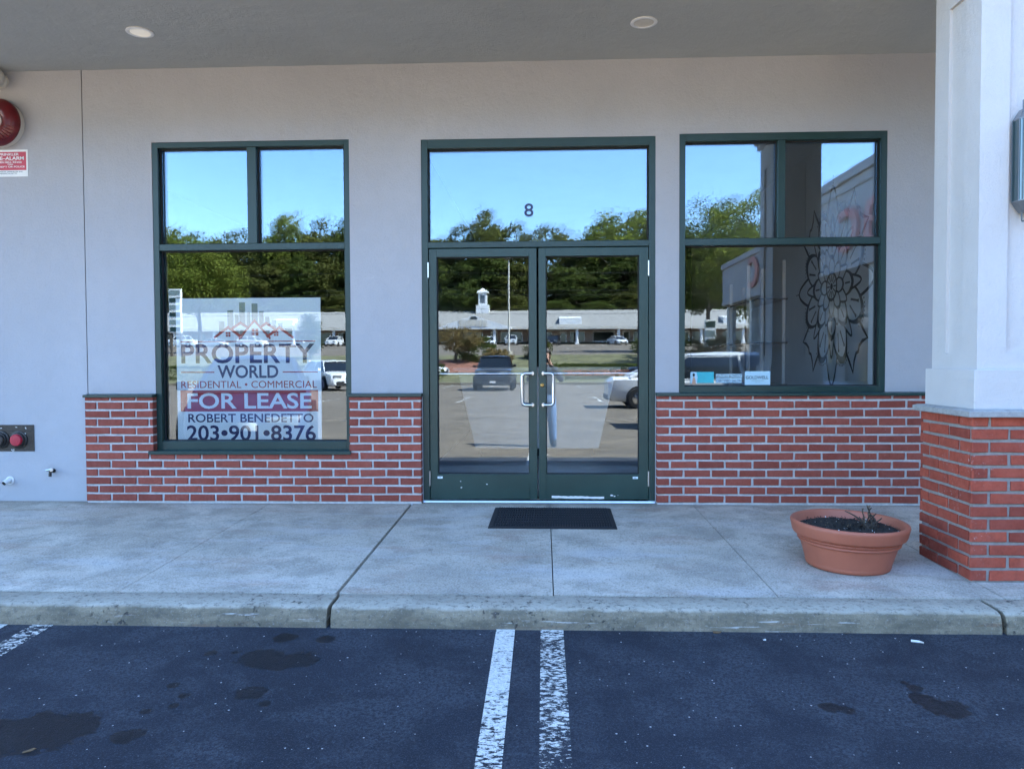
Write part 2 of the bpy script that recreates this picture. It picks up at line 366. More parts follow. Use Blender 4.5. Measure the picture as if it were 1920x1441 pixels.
def thing(name, loc=(0,0,0), label=None, cat=None, group=None, rz=0):
    o = bpy.data.objects.new(name, None); COL.objects.link(o); o.location = loc; o.rotation_euler = (0, 0, rz); o.empty_display_size = .1
    return tag(o, label, cat, group)
def copy_tree(o, parent=None):
    c = o.copy(); COL.objects.link(c)
    if parent: c.parent = parent
    for ch in list(o.children): copy_tree(ch, c)
    return c
def wallmesh(mb, x0, x1, z0, z1, holes, y0, y1, mi=0):
    xs = sorted({x0, x1, *[h[0] for h in holes], *[h[1] for h in holes]}); zs = sorted({z0, z1, *[h[2] for h in holes], *[h[3] for h in holes]})
    xs = [x for x in xs if x0 <= x <= x1]; zs = [z for z in zs if z0 <= z <= z1]
    def solid(i, j):
        if i < 0 or j < 0 or i >= len(xs)-1 or j >= len(zs)-1: return False
        cx, cz = (xs[i]+xs[i+1])/2, (zs[j]+zs[j+1])/2
        return not any(h[0] < cx < h[1] and h[2] < cz < h[3] for h in holes)
    for i in range(len(xs)-1):
        for j in range(len(zs)-1):
            if not solid(i, j): continue
            a, b, c, d = xs[i], xs[i+1], zs[j], zs[j+1]
            mb.face([(a,y0,c),(b,y0,c),(b,y0,d),(a,y0,d)], mi); mb.face([(b,y1,c),(a,y1,c),(a,y1,d),(b,y1,d)], mi)
            if not solid(i-1, j): mb.face([(a,y1,c),(a,y0,c),(a,y0,d),(a,y1,d)], mi)
            if not solid(i+1, j): mb.face([(b,y0,c),(b,y1,c),(b,y1,d),(b,y0,d)], mi)
            if not solid(i, j-1): mb.face([(a,y0,c),(a,y1,c),(b,y1,c),(b,y0,c)], mi)
            if not solid(i, j+1): mb.face([(a,y0,d),(b,y0,d),(b,y1,d),(a,y1,d)], mi)
def text(s, w, h, place, mat, name='lettering', parent=None, bold=0.0, thick=.0008, keep=False):
    """printed lettering: place(u, v, d) maps the text box (0..w, 0..h) and depth to the world"""
    cu = bpy.data.curves.new('t', 'FONT'); cu.body = s; cu.size = 1; cu.offset = bold; cu.resolution_u = 4; cu.extrude = .01
    ob = bpy.data.objects.new('t', cu); COL.objects.link(ob)
    dg = bpy.context.evaluated_depsgraph_get(); me = bpy.data.meshes.new_from_object(ob.evaluated_get(dg))
    bpy.data.objects.remove(ob); bpy.data.curves.remove(cu)
    xs = [v.co.x for v in me.vertices]; ys = [v.co.y for v in me.vertices]
    x0, x1, y0, y1 = min(xs), max(xs), min(ys), max(ys); kx, ky = w/(x1-x0), h/(y1-y0)
    if keep: kx = ky = min(kx, ky)
    for v in me.vertices: v.co = Vector(place((v.co.x-x0)*kx, (v.co.y-y0)*ky, thick if v.co.z > 0 else 0))
    me.materials.append(mat); me.name = name
    o = bpy.data.objects.new(name, me); COL.objects.link(o)
    if parent: o.parent = parent
    return o
def front(x, y, z): return lambda u, v, d: (x+u, y-d, z+v)
def facing_back(x, y, z): return lambda u, v, d: (x-u, y+d, z+v)
def facing_left(x, y, z): return lambda u, v, d: (x-d, y-u, z+v)

def bricks(mb, place, u0, u1, z0, z1, holes=(), first_half=True, pitch=.2225, course=.0703, gap=.0172, seed=1):
    """running bond laid in front of a mortar bed; place(u, d, z): d = distance in front of the bed"""
    rg = random.Random(seed); row = 0; z = z0
    while z < z1-.012:
        zt = min(z+course-gap, z1); k = 0
        st = -pitch/2 if (row % 2 == 0) == first_half else 0.0
        u = u0 + st
        while u < u1-.01:
            a, b = max(u, u0), min(u+pitch-gap, u1)
            segs = [(a, b)]
            for h in holes:
                if z < h[3]-.002 and zt > h[2]+.03:
                    ns = []
                    for (p, q) in segs:
                        if q <= h[0] or p >= h[1]: ns.append((p, q))
                        else:
                            if p < h[0]-.012: ns.append((p, h[0]))
                            if q > h[1]+.012: ns.append((h[1], q))
                    segs = ns
            for (p, q) in segs:
                if q-p < .02: continue
                j = lambda s=.0024: rg.uniform(-s, s)
                c = .004; d = .010+j(.002); rn = rg.random()
                back = [(p+j(), z+j()), (q+j(), z+j()), (q+j(), zt+j()), (p+j(), zt+j())]
                fr = [(back[0][0]+c, back[0][1]+c*.7), (back[1][0]-c, back[1][1]+c*.7), (back[2][0]-c, back[2][1]-c*.7), (back[3][0]+c, back[3][1]-c*.7)]
                V = [place(x, -.002, y) for x, y in back] + [place(x, d-.003, y) for x, y in back] + [place(x, d, y) for x, y in fr]
                mb.poly(V, [(8,9,10,11),(0,1,5,4),(1,2,6,5),(2,3,7,6),(3,0,4,7),(4,5,9,8),(5,6,10,9),(6,7,11,10),(7,4,8,11)], 0, rn)
            u += pitch
        z += course; row += 1

# ------------------------------------------------------------------ ground
PROFILE = [(-2.52,-.163),(-6.4,-.30),(-12,-.36),(-38,-.44),(-44,-.42),(-44.16,-.42),(-47,-.22),(-50,.10),(-55,.85),(-60,1.55),(-118,3.7),(-124,3.9),(-131,5),(-150,9),(-175,14),(-230,20),(-300,22)]
def gz(y):
    for (a, za), (b_, zb) in zip(PROFILE, PROFILE[1:]):
        if b_ <= y <= a: return za + (zb-za)*(a-y)/(a-b_)
    return PROFILE[0][1] if y > PROFILE[0][0] else PROFILE[-1][1]
def strip(name, ys, x0, x1, mat, dz=0):
    mb = MB(); ring = sorted(ys, reverse=True)
    for a, b_ in zip(ring, ring[1:]): mb.face([(x0, b_, gz(b_)+dz), (x1, b_, gz(b_)+dz), (x1, a, gz(a)+dz), (x0, a, gz(a)+dz)])
    return tag(mb.build(name, mat, weld=True), None, None, kind='structure')
strip('parking_lot', [-2.4,-2.52,-4,-4.7], -70, 70, MAT['asphalt'])
strip('drive_aisle', [-4.7,-6.4,-12,-25,-38,-44.05], -70, 70, MAT['asphalt2'])  # same lot; lighter colour starts near the canopy's shadow edge, standing for sun
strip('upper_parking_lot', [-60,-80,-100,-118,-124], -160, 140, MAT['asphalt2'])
strip('planting_bank', [-44.05,-44.16,-47,-50,-55,-60], -160, 140, MAT['grass'], .12)
strip('hillside', [-124,-131,-150,-175,-230,-300], -400, 400, MAT['hill'])
g = MB(); g.face([(-900,-900,-.9),(900,-900,-.9),(900,900,-.9),(-900,900,-.9)]); tag(g.build('ground', MAT['ground']), None, None, kind='structure')
m_ = MB(); m_.box(-160, 140, -44.2, -44.0, -.5, -.25); tag(m_.build('island_curb', MAT['curb'], bevel=.02), None, None, kind='structure')

# sidewalk slabs and curb, laid between real joints
SZ, SS = -.012, .02
def swz(y): return SZ + SS*y
J = [(-30, 0), (-3.49, .0045), (-2.29, .0045), (-1.10, .020), (.0465, .006), (1.212, .0055), (2.36, .006), (8.6, 0)]
mb = MB()
BACK = -2.372
for (a, ga), (b_, gb) in zip(J, J[1:]):
    x0, x1 = a+ga/2, b_-gb/2
    for ya, yb in ((.26, -.45), (-.45, -1.0), (-1.0, -1.6), (-1.6, BACK+.004)):
        mb.poly([(x0,ya,swz(ya)),(x1,ya,swz(ya)),(x1,yb,swz(yb)),(x0,yb,swz(yb))], [(3,2,1,0)])
    for x in (x0, x1): mb.face([(x,.26,swz(.26)),(x,BACK,swz(BACK)),(x,BACK,swz(BACK)-.06),(x,.26,swz(.26)-.06)])
    mb.face([(x0,BACK+.004,swz(BACK)),(x1,BACK+.004,swz(BACK)),(x1,BACK+.004,-.12),(x0,BACK+.004,-.12)])
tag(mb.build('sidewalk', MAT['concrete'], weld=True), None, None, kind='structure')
mb = MB(); mb.face([(-30,.3,-.075),(8.6,.3,-.075),(8.6,-2.5,-.125),(-30,-2.5,-.125)]); tag(mb.build('sidewalk_base', MAT['gap']), None, None, kind='structure')
mb = MB(); CJ = [-30, -7.5, -1.085, 2.225, 8.6]
rc = random.Random(3)
for a, b_ in zip(CJ, CJ[1:]):
    n = max(2, int((b_-a)/.12)); rings = []
    for i in range(n+1):
        x = a+.011 + (b_-a-.022)*i/n; j = lambda s=.003: rc.uniform(-s, s)
        zt = swz(BACK)-.001; fy = -2.592+j()
        rings.append([(x,BACK-.003,-.26),(x,BACK-.003,zt-.006),(x,BACK-.012,zt+j(.001)),(x,-2.50,zt-.003+j(.001)),(x,-2.560+j(.002),zt-.005+j(.002)),(x,-2.580+j(),zt-.014+j(.002)),(x,fy+.004,zt-.030+j()),(x,fy-.006,-.12),(x,fy-.010,-.26)])
    mb.loft(rings)
tag(mb.build('curb', MAT['curb'], smooth=True, angle=50), None, None, kind='structure')

def painted(name, x0, x1, y0, y1, mat, jag=.0):
    mb = MB(); N = 26
    for i in range(N):
        a, b_ = y0+(y1-y0)*i/N, y0+(y1-y0)*(i+1)/N
        mb.face([(x0,b_,gz(b_)+.004),(x1,b_,gz(b_)+.004),(x1,a,gz(a)+.004),(x0,a,gz(a)+.004)])
    return tag(mb.build(name, mat, weld=True), None, None, kind='structure')
for k in range(-4, 3):
    xc = k*2.59 if k < 1 else k*2.59
    if k == 3: continue
    painted('parking_line', xc-.240, xc-.147, -2.605, -7.0, MAT['line'])
    painted('parking_line', xc-.020, xc+.092, -2.605, -6.9, MAT['wornline'])
for k in range(-14, 5): painted('parking_line', k*2.7-.6, k*2.7-.49, -38.6, -43.8, MAT['line'])
for k in range(-9, 3): painted('parking_line', k*2.7-.6, k*2.7-.49, -22, -27, MAT['line'])
for k in range(-26, 22): painted('parking_line', k*2.9, k*2.9+.16, -106, -111, MAT['line'])
for k in range(-26, 22): painted('parking_line', k*2.9, k*2.9+.16, -84, -90, MAT['line'])

# ------------------------------------------------------------------ the shop
shop = thing('shop_building', (0,0,0), 'shop unit with grey stucco front, red brick base, green doors and green framed windows', 'building')
W1 = (-3.285, -1.612, .43, 3.01); DR = (-1.012, .917, -.05, 2.997); W2 = (1.11, 2.776, .895, 3.01)
CEIL = 3.62
mb = MB()
wallmesh(mb, -26, 8.6, -.2, CEIL+.1, [W1, DR, W2, (-3.878, -3.870, -.2, CEIL+.1)], 0, .25)
mb.build('wall', MAT['stucco'], shop, weld=True)
mb = MB(); mb.box(-3.885, -3.863, .012, .03, -.1, CEIL); mb.build('control_joint', MAT['gap'], shop)
# brick wainscot: left section wraps below and beside the left window, right section runs to the pier
def wains(x0, x1, holes, fh, seed):
    mb = MB()
    bricks(mb, lambda u, d, z: (u, -.060-d, z), x0, x1, .006, .875, holes, fh, seed=seed)
    # returns of the openings and outer ends
    q = MB(); wallmesh(q, x0+.003, x1-.003, -.03, .876, [(h[0]-.003, h[1]+.003, h[2]-.003, h[3]) for h in holes], -.060, -.002, 1)
    mb.poly(q.v, q.f, 1)
    for xe, sgn in [(x0, -1), (x1, 1)] + [(h[0], 1) for h in holes] + [(h[1], -1) for h in holes]:
        z0_ = .43 if (holes and xe in (holes[0][0], holes[0][1])) else .006
        z = .006; r = 0
        while z < .865:
            zt = min(z+.0548, .875)
            if z >= z0_-.01:
                mb.box(min(xe, xe-.004*sgn)-(.001 if sgn < 0 else 0), max(xe, xe-.004*sgn)+(.001 if sgn > 0 else 0), -.066, -.004, z, zt, 0, rng.random())
            z += .0703; r += 1
    mb.build('brick_wainscot', [MAT['brick'], MAT['mortar']], shop)
wains(-3.862, -1.018, [(-3.281, -1.615, .395, .95)], False, 11)
wains(.924, 3.3, [], True, 12)
for x0, x1 in ((-3.872, -3.276), (-1.620, -1.012), (.918, 3.3)):
    mb = MB(); mb.prism([(-.086, .876), (-.086, .898), (0.0, .904), (0.0, .876)], x0, x1, 'x')
    mb.build('cap_flashing', MAT['green'], shop, bevel=.002)
mb = MB(); mb.box(-26, 8.6, -2.06, 0.0, CEIL, CEIL+.06); mb.build('soffit', MAT['soffit'], shop)
mb = MB(); mb.box(-26, 8.6, -2.32, -2.06, CEIL-.0, 7.2); mb.box(-26, 8.6, -2.42, -2.32, 6.85, 7.2); mb.box(-26, 8.6, -2.38, -2.32, CEIL+.35, CEIL+.5); mb.build('fascia', MAT['pier'], shop, bevel=.004)
mb = MB(); mb.box(-26, 8.6, -2.06, 12, 6.3, 6.5); mb.build('roof', MAT['gap'], shop)
mb = MB(); mb.box(-26, -25.8, .25, 12, -.2, 6.3); mb.box(8.4, 8.6, .25, 12, -.2, 6.3); mb.box(-25.8, 8.4, 11.8, 12, -.2, 6.3); mb.build('outer_wall', MAT['stucco'], shop)
# rooms behind the glass
mb = MB()
mb.box(2.9, 3.0, .25, 9, -.1, 3.5)
mb.build('room_wall', MAT['interior'], shop)
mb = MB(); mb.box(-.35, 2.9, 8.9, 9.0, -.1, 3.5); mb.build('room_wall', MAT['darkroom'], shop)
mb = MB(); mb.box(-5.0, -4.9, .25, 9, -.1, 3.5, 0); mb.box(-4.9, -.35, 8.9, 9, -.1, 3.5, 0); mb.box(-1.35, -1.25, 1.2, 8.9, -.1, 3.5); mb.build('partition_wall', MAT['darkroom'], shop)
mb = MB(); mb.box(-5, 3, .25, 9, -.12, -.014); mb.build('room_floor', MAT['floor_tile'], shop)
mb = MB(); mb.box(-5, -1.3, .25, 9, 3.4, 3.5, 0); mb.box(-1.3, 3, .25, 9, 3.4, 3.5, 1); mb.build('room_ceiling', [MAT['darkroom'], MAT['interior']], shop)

GY = .068
def pane(x0, x1, z0, z1, gi, parent, tilt=0.0, name='pane'):
    mb = MB(); xc, zc = (x0+x1)/2, (z0+z1)/2
    mb.box(x0-xc, x1-xc, -.003, .003, z0-zc, z1-zc)
    o = mb.build(name, MAT['glass%d' % gi], parent); o.location = (xc, GY, zc)
    if tilt:
        mb = MB(); mb.box(x0-xc+.004, x1-xc-.004, -.003, .003, z0-zc+.004, z1-zc-.004); q = mb.build('inner_pane', MAT['innerglass'], parent); q.location = (xc, GY+.018, zc); q.rotation_euler = (R(.16), 0, R(-.22))
    return o
def window(op, fx, fz, mull, bar, rail, gi):
    """op opening; fx stile width; fz head height; mull (x0,x1); bar (z0,z1); rail top"""
    x0, x1, z0, z1 = op; mb = MB(); y0, y1 = 0.004, .115
    mb.box(x0, x0+fx, y0, y1, z0, z1); mb.box(x1-fx, x1, y0, y1, z0, z1)
    mb.box(x0+fx, x1-fx, y0, y1, z1-fz, z1); mb.box(x0+fx, x1-fx, y0, y1, z0, rail)
    mb.box(x0+fx, x1-fx, y0+.004, y1, bar[0], bar[1]); mb.box(mull[0], mull[1], y0+.004, y1, bar[1], z1-fz)
    fr = mb.build('window', MAT['green'], shop, bevel=.003)
    # black glazing gaskets
    gk = MB()
    for (a, b_, c, d) in ((x0+fx, x1-fx, rail, bar[0]), (x0+fx, mull[0], bar[1], z1-fz), (mull[1], x1-fx, bar[1], z1-fz)):
        t = .009
        for (p, q, r, s) in ((a, a+t, c, d), (b_-t, b_, c, d), (a+t, b_-t, c, c+t), (a+t, b_-t, d-t, d)): gk.box(p, q, GY-.016, GY-.004, r, s)
    gk.build('gasket', MAT['black'], fr)
    pane(x0+fx, x1-fx, rail, bar[0], gi, fr); pane(x0+fx, mull[0], bar[1], z1-fz, (gi+1) % 4, fr, 1); pane(mull[1], x1-fx, bar[1], z1-fz, (gi+2) % 4, fr, 1)
    return fr
wl = window(W1, .046, .046, (-2.478, -2.400), (2.108, 2.162), .500, 0)
mb = MB(); mb.prism([(-.086, .397), (-.086, .425), (.004, .432), (.004, .397)], -3.318, -1.604, 'x'); mb.build('sill', MAT['green'], wl, bevel=.002)
wr = window(W2, .047, .060, (1.906, 1.967), (2.105, 2.160), .952, 1)

# entrance: frame with transom light, two leaves
x0, x1, zt = DR[0], DR[1], DR[3]
mb = MB(); y0, y1 = .004, .115
mb.box(x0, -.958, y0, y1, -.008, zt); mb.box(.865, x1, y0, y1, -.008, zt); mb.box(-.958, .865, y0, y1, zt-.072, zt); mb.box(-.958, .865, y0, y1, 2.106, 2.154)
ent = mb.build('entrance_frame', MAT['green'], shop, bevel=.003)
gk = MB(); t = .009
for (p, q, r, s) in ((-.958, -.949, 2.154, 2.925), (.856, .865, 2.154, 2.925), (-.949, .856, 2.154, 2.163), (-.949, .856, 2.916, 2.925)): gk.box(p, q, GY-.016, GY-.004, r, s)
gk.build('gasket', MAT['black'], ent)
pane(-.958, .865, 2.154, 2.925, 3, ent, 1)
text('8', .077, .108, front(-.160, GY-.0035, 2.368), MAT['decal'], 'number_decal', ent, .012)
mb = MB(); mb.prism([(-.02, -.010), (-.012, .004), (.11, .004), (.11, -.010)], x0+.002, x1-.002, 'x'); mb.build('threshold', MAT['alu'], shop)
def door(xa, xb, ga, gb, hand):
    mb = MB(); y0, y1 = .018, .066+.02; zb, zt = .012, 2.100
    mb.box(xa, ga, y0, y1, zb, zt); mb.box(gb, xb, y0, y1, zb, zt); mb.box(ga, gb, y0, y1, 2.032, zt); mb.box(ga, gb, y0, y1, zb, .222)
    d = mb.build('door', MAT['greendoor'], shop, bevel=.0025)
    gk = MB(); t = .007
    for (p, q, r, s) in ((ga, ga+t, .222, 2.032), (gb-t, gb, .222, 2.032), (ga+t, gb-t, .222, .222+t), (ga+t, gb-t, 2.032-t, 2.032)): gk.box(p, q, .038, .05, r, s)
    gk.build('gasket', MAT['black'], d)
    mb = MB(); xc, zc = (ga+gb)/2, 1.127; mb.box(ga-xc, gb-xc, -.003, .003, .222-zc, 2.032-zc)
    p = mb.build('pane', MAT['glass%d' % (0 if hand > 0 else 2)], d); p.location = (xc, .053, zc)
    # pull handle on the meeting stile: a C of round bar
    xs = (gb+xb)/2-.008 if hand > 0 else (xa+ga)/2+.008
    xo = xs - hand*.083
    pts = []
    for (px, pz) in ((xs, 1.064), (xo+hand*.03, 1.064)): pts.append((px, -.03, pz))
    for a in range(1, 6):
        t = a/6*math.pi/2; pts.append((xo+hand*.03-hand*.03*math.sin(t), -.03, 1.034+.03*math.cos(t)))
    for a in range(1, 6):
        t = a/6*math.pi/2; pts.append((xo+hand*.03-hand*.03*math.cos(t), -.03, .832-.03*math.sin(t)))
    pts += [(xo+hand*.03, -.03, .802), (xs, -.03, .802)]
    mb = MB(); mb.tube(pts, .0135, 12)
    for z in (1.064, .802): mb.tube([(xs, -.03, z), (xs, .02, z)], .012, 10); mb.lathe([(.0, .0), (.016, 0), (.016, .006), (0, .006)], (xs, .018, z), 'y', 16)
    mb.build('pull_handle', MAT['alu'], d, smooth=True)
    # push bar across the glass on the room side, held at the hinge stile and the meeting stile
    mb = MB(); mb.tube([(xa+.02, .095, 1.06), (xb-.02, .095, 1.06)], .0135, 12); 
    for x in (xa+.03, xb-.03): mb.tube([(x, .086, 1.06), (x, .095, 1.06)], .011, 8)
    mb.build('push_bar', MAT['alu'], d, smooth=True)
    xh = xa-.002 if hand > 0 else xb+.002
    for z0 in (1.862, .125):
        mb = MB(); mb.tube([(xh, .006, z0), (xh, .006, z0+.125)], .0075, 10); mb.build('hinge', MAT['alu'], d, smooth=True)
    lx = -.894 if hand > 0 else .735
    mb = MB(); mb.box(lx, lx+.042, .0165, .0176, .186, .203); mb.build('sticker', MAT['signwhite'], d)
    mb = MB(); mb.box(lx+.006, lx+.030, .0155, .0164, .193, .197); mb.build('sticker_print', MAT['ink'], d)
    return d
dl = door(-.955, -.058, -.890, -.121, 1); drr = door(-.042, .862, .018, .787, -1)
mb = MB(); mb.lathe([(0, .010), (.010, .010), (.013, .006), (.017, .004), (.018, 0)], (-.014, .018, .966), 'y', 24); mb.box(-.0155, -.0125, .005, .0075, .958, .974, 1); mb.build('lock_cylinder', [MAT['brass'], MAT['ink']], drr, smooth=True)
# scraped paint along the bottom of the right leaf, chips on the left leaf
mb = MB(); n = 22; lo_, hi_ = [], []
for i in range(n+1):
    x = .062+.436*i/n; lo_.append((x, .0172, .024-.006*i/n+rng.uniform(-.002, .0015))); hi_.append((x, .0172, .041-.006*i/n+rng.uniform(-.0015, .003)))
for i in range(n): mb.face([lo_[i], lo_[i+1], hi_[i+1], hi_[i]])
mb.build('scrape', MAT['white'], drr)
for (x, z, s) in ((.56, .046, .018), (.585, .04, .012), (.612, .048, .004)):
    mb = MB(); mb.face([(x+s*math.cos(a)*rng.uniform(.6, 1), .0172, z+.5*s*math.sin(a)*rng.uniform(.6, 1)) for a in [k*.7 for k in range(9)]])
    mb.build('paint_chip', MAT['white'], drr)
for (x, z, s) in ((-.70, .162, .006), (-.695, .110, .008), (-.48, .138, .008)):
    mb = MB(); mb.face([(x+s*math.cos(a)*rng.uniform(.6, 1), .0172, z+.6*s*math.sin(a)*rng.uniform(.6, 1)) for a in [k*.7 for k in range(9)]])
    mb.build('paint_chip', MAT['white'], dl)

# recessed downlights
for i, (x, y, lab) in enumerate(((-2.99, -.71, 'round recessed downlight in the soffit above the left window'), (.733, -.683, 'round recessed downlight in the soffit above the glass doors'))):
    dlt = thing('ceiling_light', (x, y, CEIL), lab, 'downlight', 'recessed downlights in the soffit')
    mb = MB(); mb.lathe([(.096, .0), (.098, -.006), (.090, -.010), (.074, -.008), (.070, .0)], (0,0,0), 'z', 40); mb.build('trim_ring', MAT['white'], dlt, smooth=True)
    mb = MB(); mb.lathe([(.071, -.006), (.060, -.003), (.03, -.0015), (.001, -.001)], (0,0,0), 'z', 40); mb.build('reflector', MAT['lit'] if i == 0 else MAT['cream'], dlt, smooth=True)

# ------------------------------------------------------------------ brick pier with stucco shaft
PX, PY = 2.612, -1.822
pier = thing('pier', (PX, PY, 0), 'square pier with red brick base, grey stone cap and pale panelled stucco shaft', 'pier')
hb = .288
mb = MB()
for side in range(4):
    def pl(u, d, z, s=side):
        a = hb-.012+d
        return [(u, -a, z), (-a, -u, z), (-u, a, z), (a, u, z)][s]
    bricks(mb, pl, -hb+.001, hb-.001, -.042, .852, (), side % 2 == 0, seed=30+side, pitch=.2105 if side % 2 == 0 else .2225)
c = hb-.012; mb.box(-c, c, -c, c, -.12, .852, 1)
mb.build('brick_base', [MAT['brick2'], MAT['mortar2']], pier)
mb = MB(); mb.loft([[(-s, -s, z), (s, -s, z), (s, s, z), (-s, s, z)] for s, z in ((.318, .852), (.322, .856), (.322, .884), (.300, .893), (.27, .895))]); mb.build('cap_stone', MAT['capstone'], pier, bevel=.003)
mb = MB(); mb.box(-.27, .27, -.27, .27, .886, 1.110); mb.build('plinth', MAT['pier'], pier, bevel=.004)
mb = MB(); hs_ = .2435
pn = (.155-hs_, hs_-.155, 1.20, 3.20)
for side in range(4):
    q = MB(); wallmesh(q, -hs_, hs_, 1.11, CEIL, [pn], 0, .02)
    q.face([(pn[0], .018, pn[2]), (pn[1], .018, pn[2]), (pn[1], .018, pn[3]), (pn[0], .018, pn[3])])
    rot = [lambda x, y, z: (x, -hs_+y, z), lambda x, y, z: (-hs_+y, -x, z), lambda x, y, z: (-x, hs_-y, z), lambda x, y, z: (hs_-y, x, z)][side]
    # drop the thin end caps of each slab, keep front, recess and jambs
    for f in q.f:
        P = [q.v[k] for k in f]
        if all(abs(p[1]-.02) < 1e-6 for p in P): continue
        if all(abs(abs(p[0])-hs_) < 1e-6 for p in P): continue
        mb.face([rot(*p) for p in P])
mb.build('shaft', MAT['pier'], pier, weld=True)
mb = MB(); mb.box(-.30, .30, -.30, .30, 3.50, CEIL+.0); mb.box(-.275, .275, -.275, .275, 3.44, 3.50); mb.build('capital', MAT['pier'], pier, bevel=.005)
# wall lantern on the pier
lan = thing('wall_lantern', (PX, PY-hs_, 2.24), 'grey metal wall lantern with reeded glass sides on the front of the pier', 'lantern')
def oct_(w, d, z): return [(-w, 0, z), (-w, -d*.55, z), (-w*.5, -d, z), (w*.5, -d, z), (w, -d*.55, z), (w, 0, z)]
mb = MB(); mb.loft([oct_(.073, .115, z) for z in (-.222, .205)]); mb.build('glass_shade', MAT['reeded'], lan)
mb = MB(); mb.loft([oct_(.075, .118, .205), oct_(.075, .118, .212), oct_(.04, .07, .268)]); mb.loft([oct_(.035, .06, -.285), oct_(.075, .118, -.228), oct_(.075, .118, -.222)])
for k in range(6):
    p, q = oct_(.074, .117, -.222)[k], oct_(.074, .117, .205)[k]; mb.tube([p, q], .0028, 6)
for zz, s in ((.268, .034), (-.33, .034)):
    for a, b_ in (((-s, -.03, zz), (-s, -.03, zz+.048)), ((s, -.03, zz), (s, -.03, zz+.048)), ((-s, -.03, zz+.048), (s, -.03, zz+.048)), ((-s, -.03, zz), (s, -.03, zz))): mb.tube([a, b_], .004, 6)
mb.build('frame', MAT['cargrey'], lan)

# ------------------------------------------------------------------ lease board behind the left window
SX0, SX1, SZ0, SZ1, SY = -3.142, -1.892, .505, 1.712, .085
sign = thing('lease_sign', (SX0, SY, SZ0), 'white, navy and red for lease board standing inside the left window', 'sign')
sw, sh = SX1-SX0, SZ1-SZ0
mb = MB(); mb.box(0, sw, 0, .006, 0, sh); mb.build('board', MAT['signwhite'], sign)
# positions measured on the board: px (0..1920 wide crop) -> u
def U(px): return (px-80)/(1855-80)*sw
def SP(u, v, y=-.001): return front(u, y, v)
pxm = sw/268.0
def row(s, l, r, top, bot, mat, bold=.0, y=-.0012):
    """l, r in px from the board's left edge, top, bot in px from its top"""
    text(s, (r-l)*pxm, (bot-top)*pxm*1.0, SP(l*pxm, sh-bot*pxm, y), mat, 'lettering', sign, bold)
row('PROPERTY', 9, 256, 83, 119, MAT['navy'], .020)
row('WORLD', 76, 189, 122, 146, MAT['navy'], .020)
row('RESIDENTIAL • COMMERCIAL', 8, 260, 151, 164, MAT['signred'], .0)
row('ROBERT BENEDETTO', 20, 253, 211, 227, MAT['navy'], .012)
row('203•901•8376', 17, 257, 232, 261, MAT['navy'], .016)
mb = MB(); mb.box(6*pxm, 262*pxm, -.0010, 0, sh-207*pxm, sh-168*pxm); mb.build('red_band', MAT['signred'], sign)
row('FOR LEASE', 19, 250, 173, 202, MAT['signwhite'], .018, -.0016)
mb = MB()
for (a, b_, t) in ((8, 70, 134), (197, 262, 134), (8, 258, 78)): mb.box(a*pxm, b_*pxm, -.001, 0, sh-(t+2)*pxm, sh-t*pxm)
mb.build('rule_line', MAT['signred'], sign)
# emblem: skyline behind, three gabled roofs in front
em = MB(); yy = -.0008
for (a, b_, t) in ((80, 90, 42), (96, 107, 22), (110, 117, 30), (118, 129, 8), (132, 138, 26), (141, 152, 10), (155, 163, 24), (166, 174, 34), (178, 186, 40), (190, 198, 46), (202, 216, 56)):
    em.box(a*pxm, b_*pxm, yy, 0, sh-70*pxm, sh-t*pxm, 0)
def chevron(cx, apex, half, drop, th, mi, y):
    for s in (-1, 1):
        a = [(cx, apex), (cx+s*half, apex+drop), (cx+s*(half-th*.2), apex+drop+th*.75), (cx, apex+th)]
        em.prism([(u*pxm, sh-v*pxm) for u, v in a], y, y+.0004, 'y', mi)
def gable(cx, apex, half, drop, y):
    em.prism([((cx-half+4)*pxm, sh-(apex+drop+4)*pxm), ((cx+half-4)*pxm, sh-(apex+drop+4)*pxm), (cx*pxm, sh-(apex+4)*pxm)], y+.0001, y+.0003, 'y', 1)
    chevron(cx, apex, half, drop, 6, 2, y-.0003)
gable(120, 42, 18, 12, -.0012); gable(168, 43, 18, 12, -.0012)
gable(97, 50, 27, 20, -.0018); gable(192, 51, 27, 20, -.0018); gable(146, 38, 30, 34, -.0024)
for cx, cy, s in ((97, 66, 4.2), (147, 62, 6.2), (186, 65, 4.2)):
    for dx in (-1, 1):
        for dz in (-1, 1): em.box((cx+dx*s*.55-s*.45)*pxm, (cx+dx*s*.55+s*.45)*pxm, -.0032, -.0028, sh-(cy+dz*s*.55+s*.45)*pxm, sh-(cy+dz*s*.55-s*.45)*pxm, 2)
em.build('emblem', [MAT['signgrey'], MAT['signwhite'], MAT['signred']], sign)
post = thing('stanchion', (-3.215, .42, -.014), 'thin brass post standing inside the left window beside the lease board', 'post')
mb = MB(); mb.tube([(0,0,.02), (0,0,.80)], .012, 12); mb.lathe([(0, .80), (.02, .80), (.024, .82), (.012, .845), (0, .85)], (0,0,0), 'z', 16); mb.build('pole', MAT['brass'], post, smooth=True)
mb = MB(); mb.lathe([(0, .03), (.03, .03), (.14, .012), (.15, 0), (0, 0)], (0,0,0), 'z', 24); mb.build('foot', MAT['brass'], post, smooth=True)

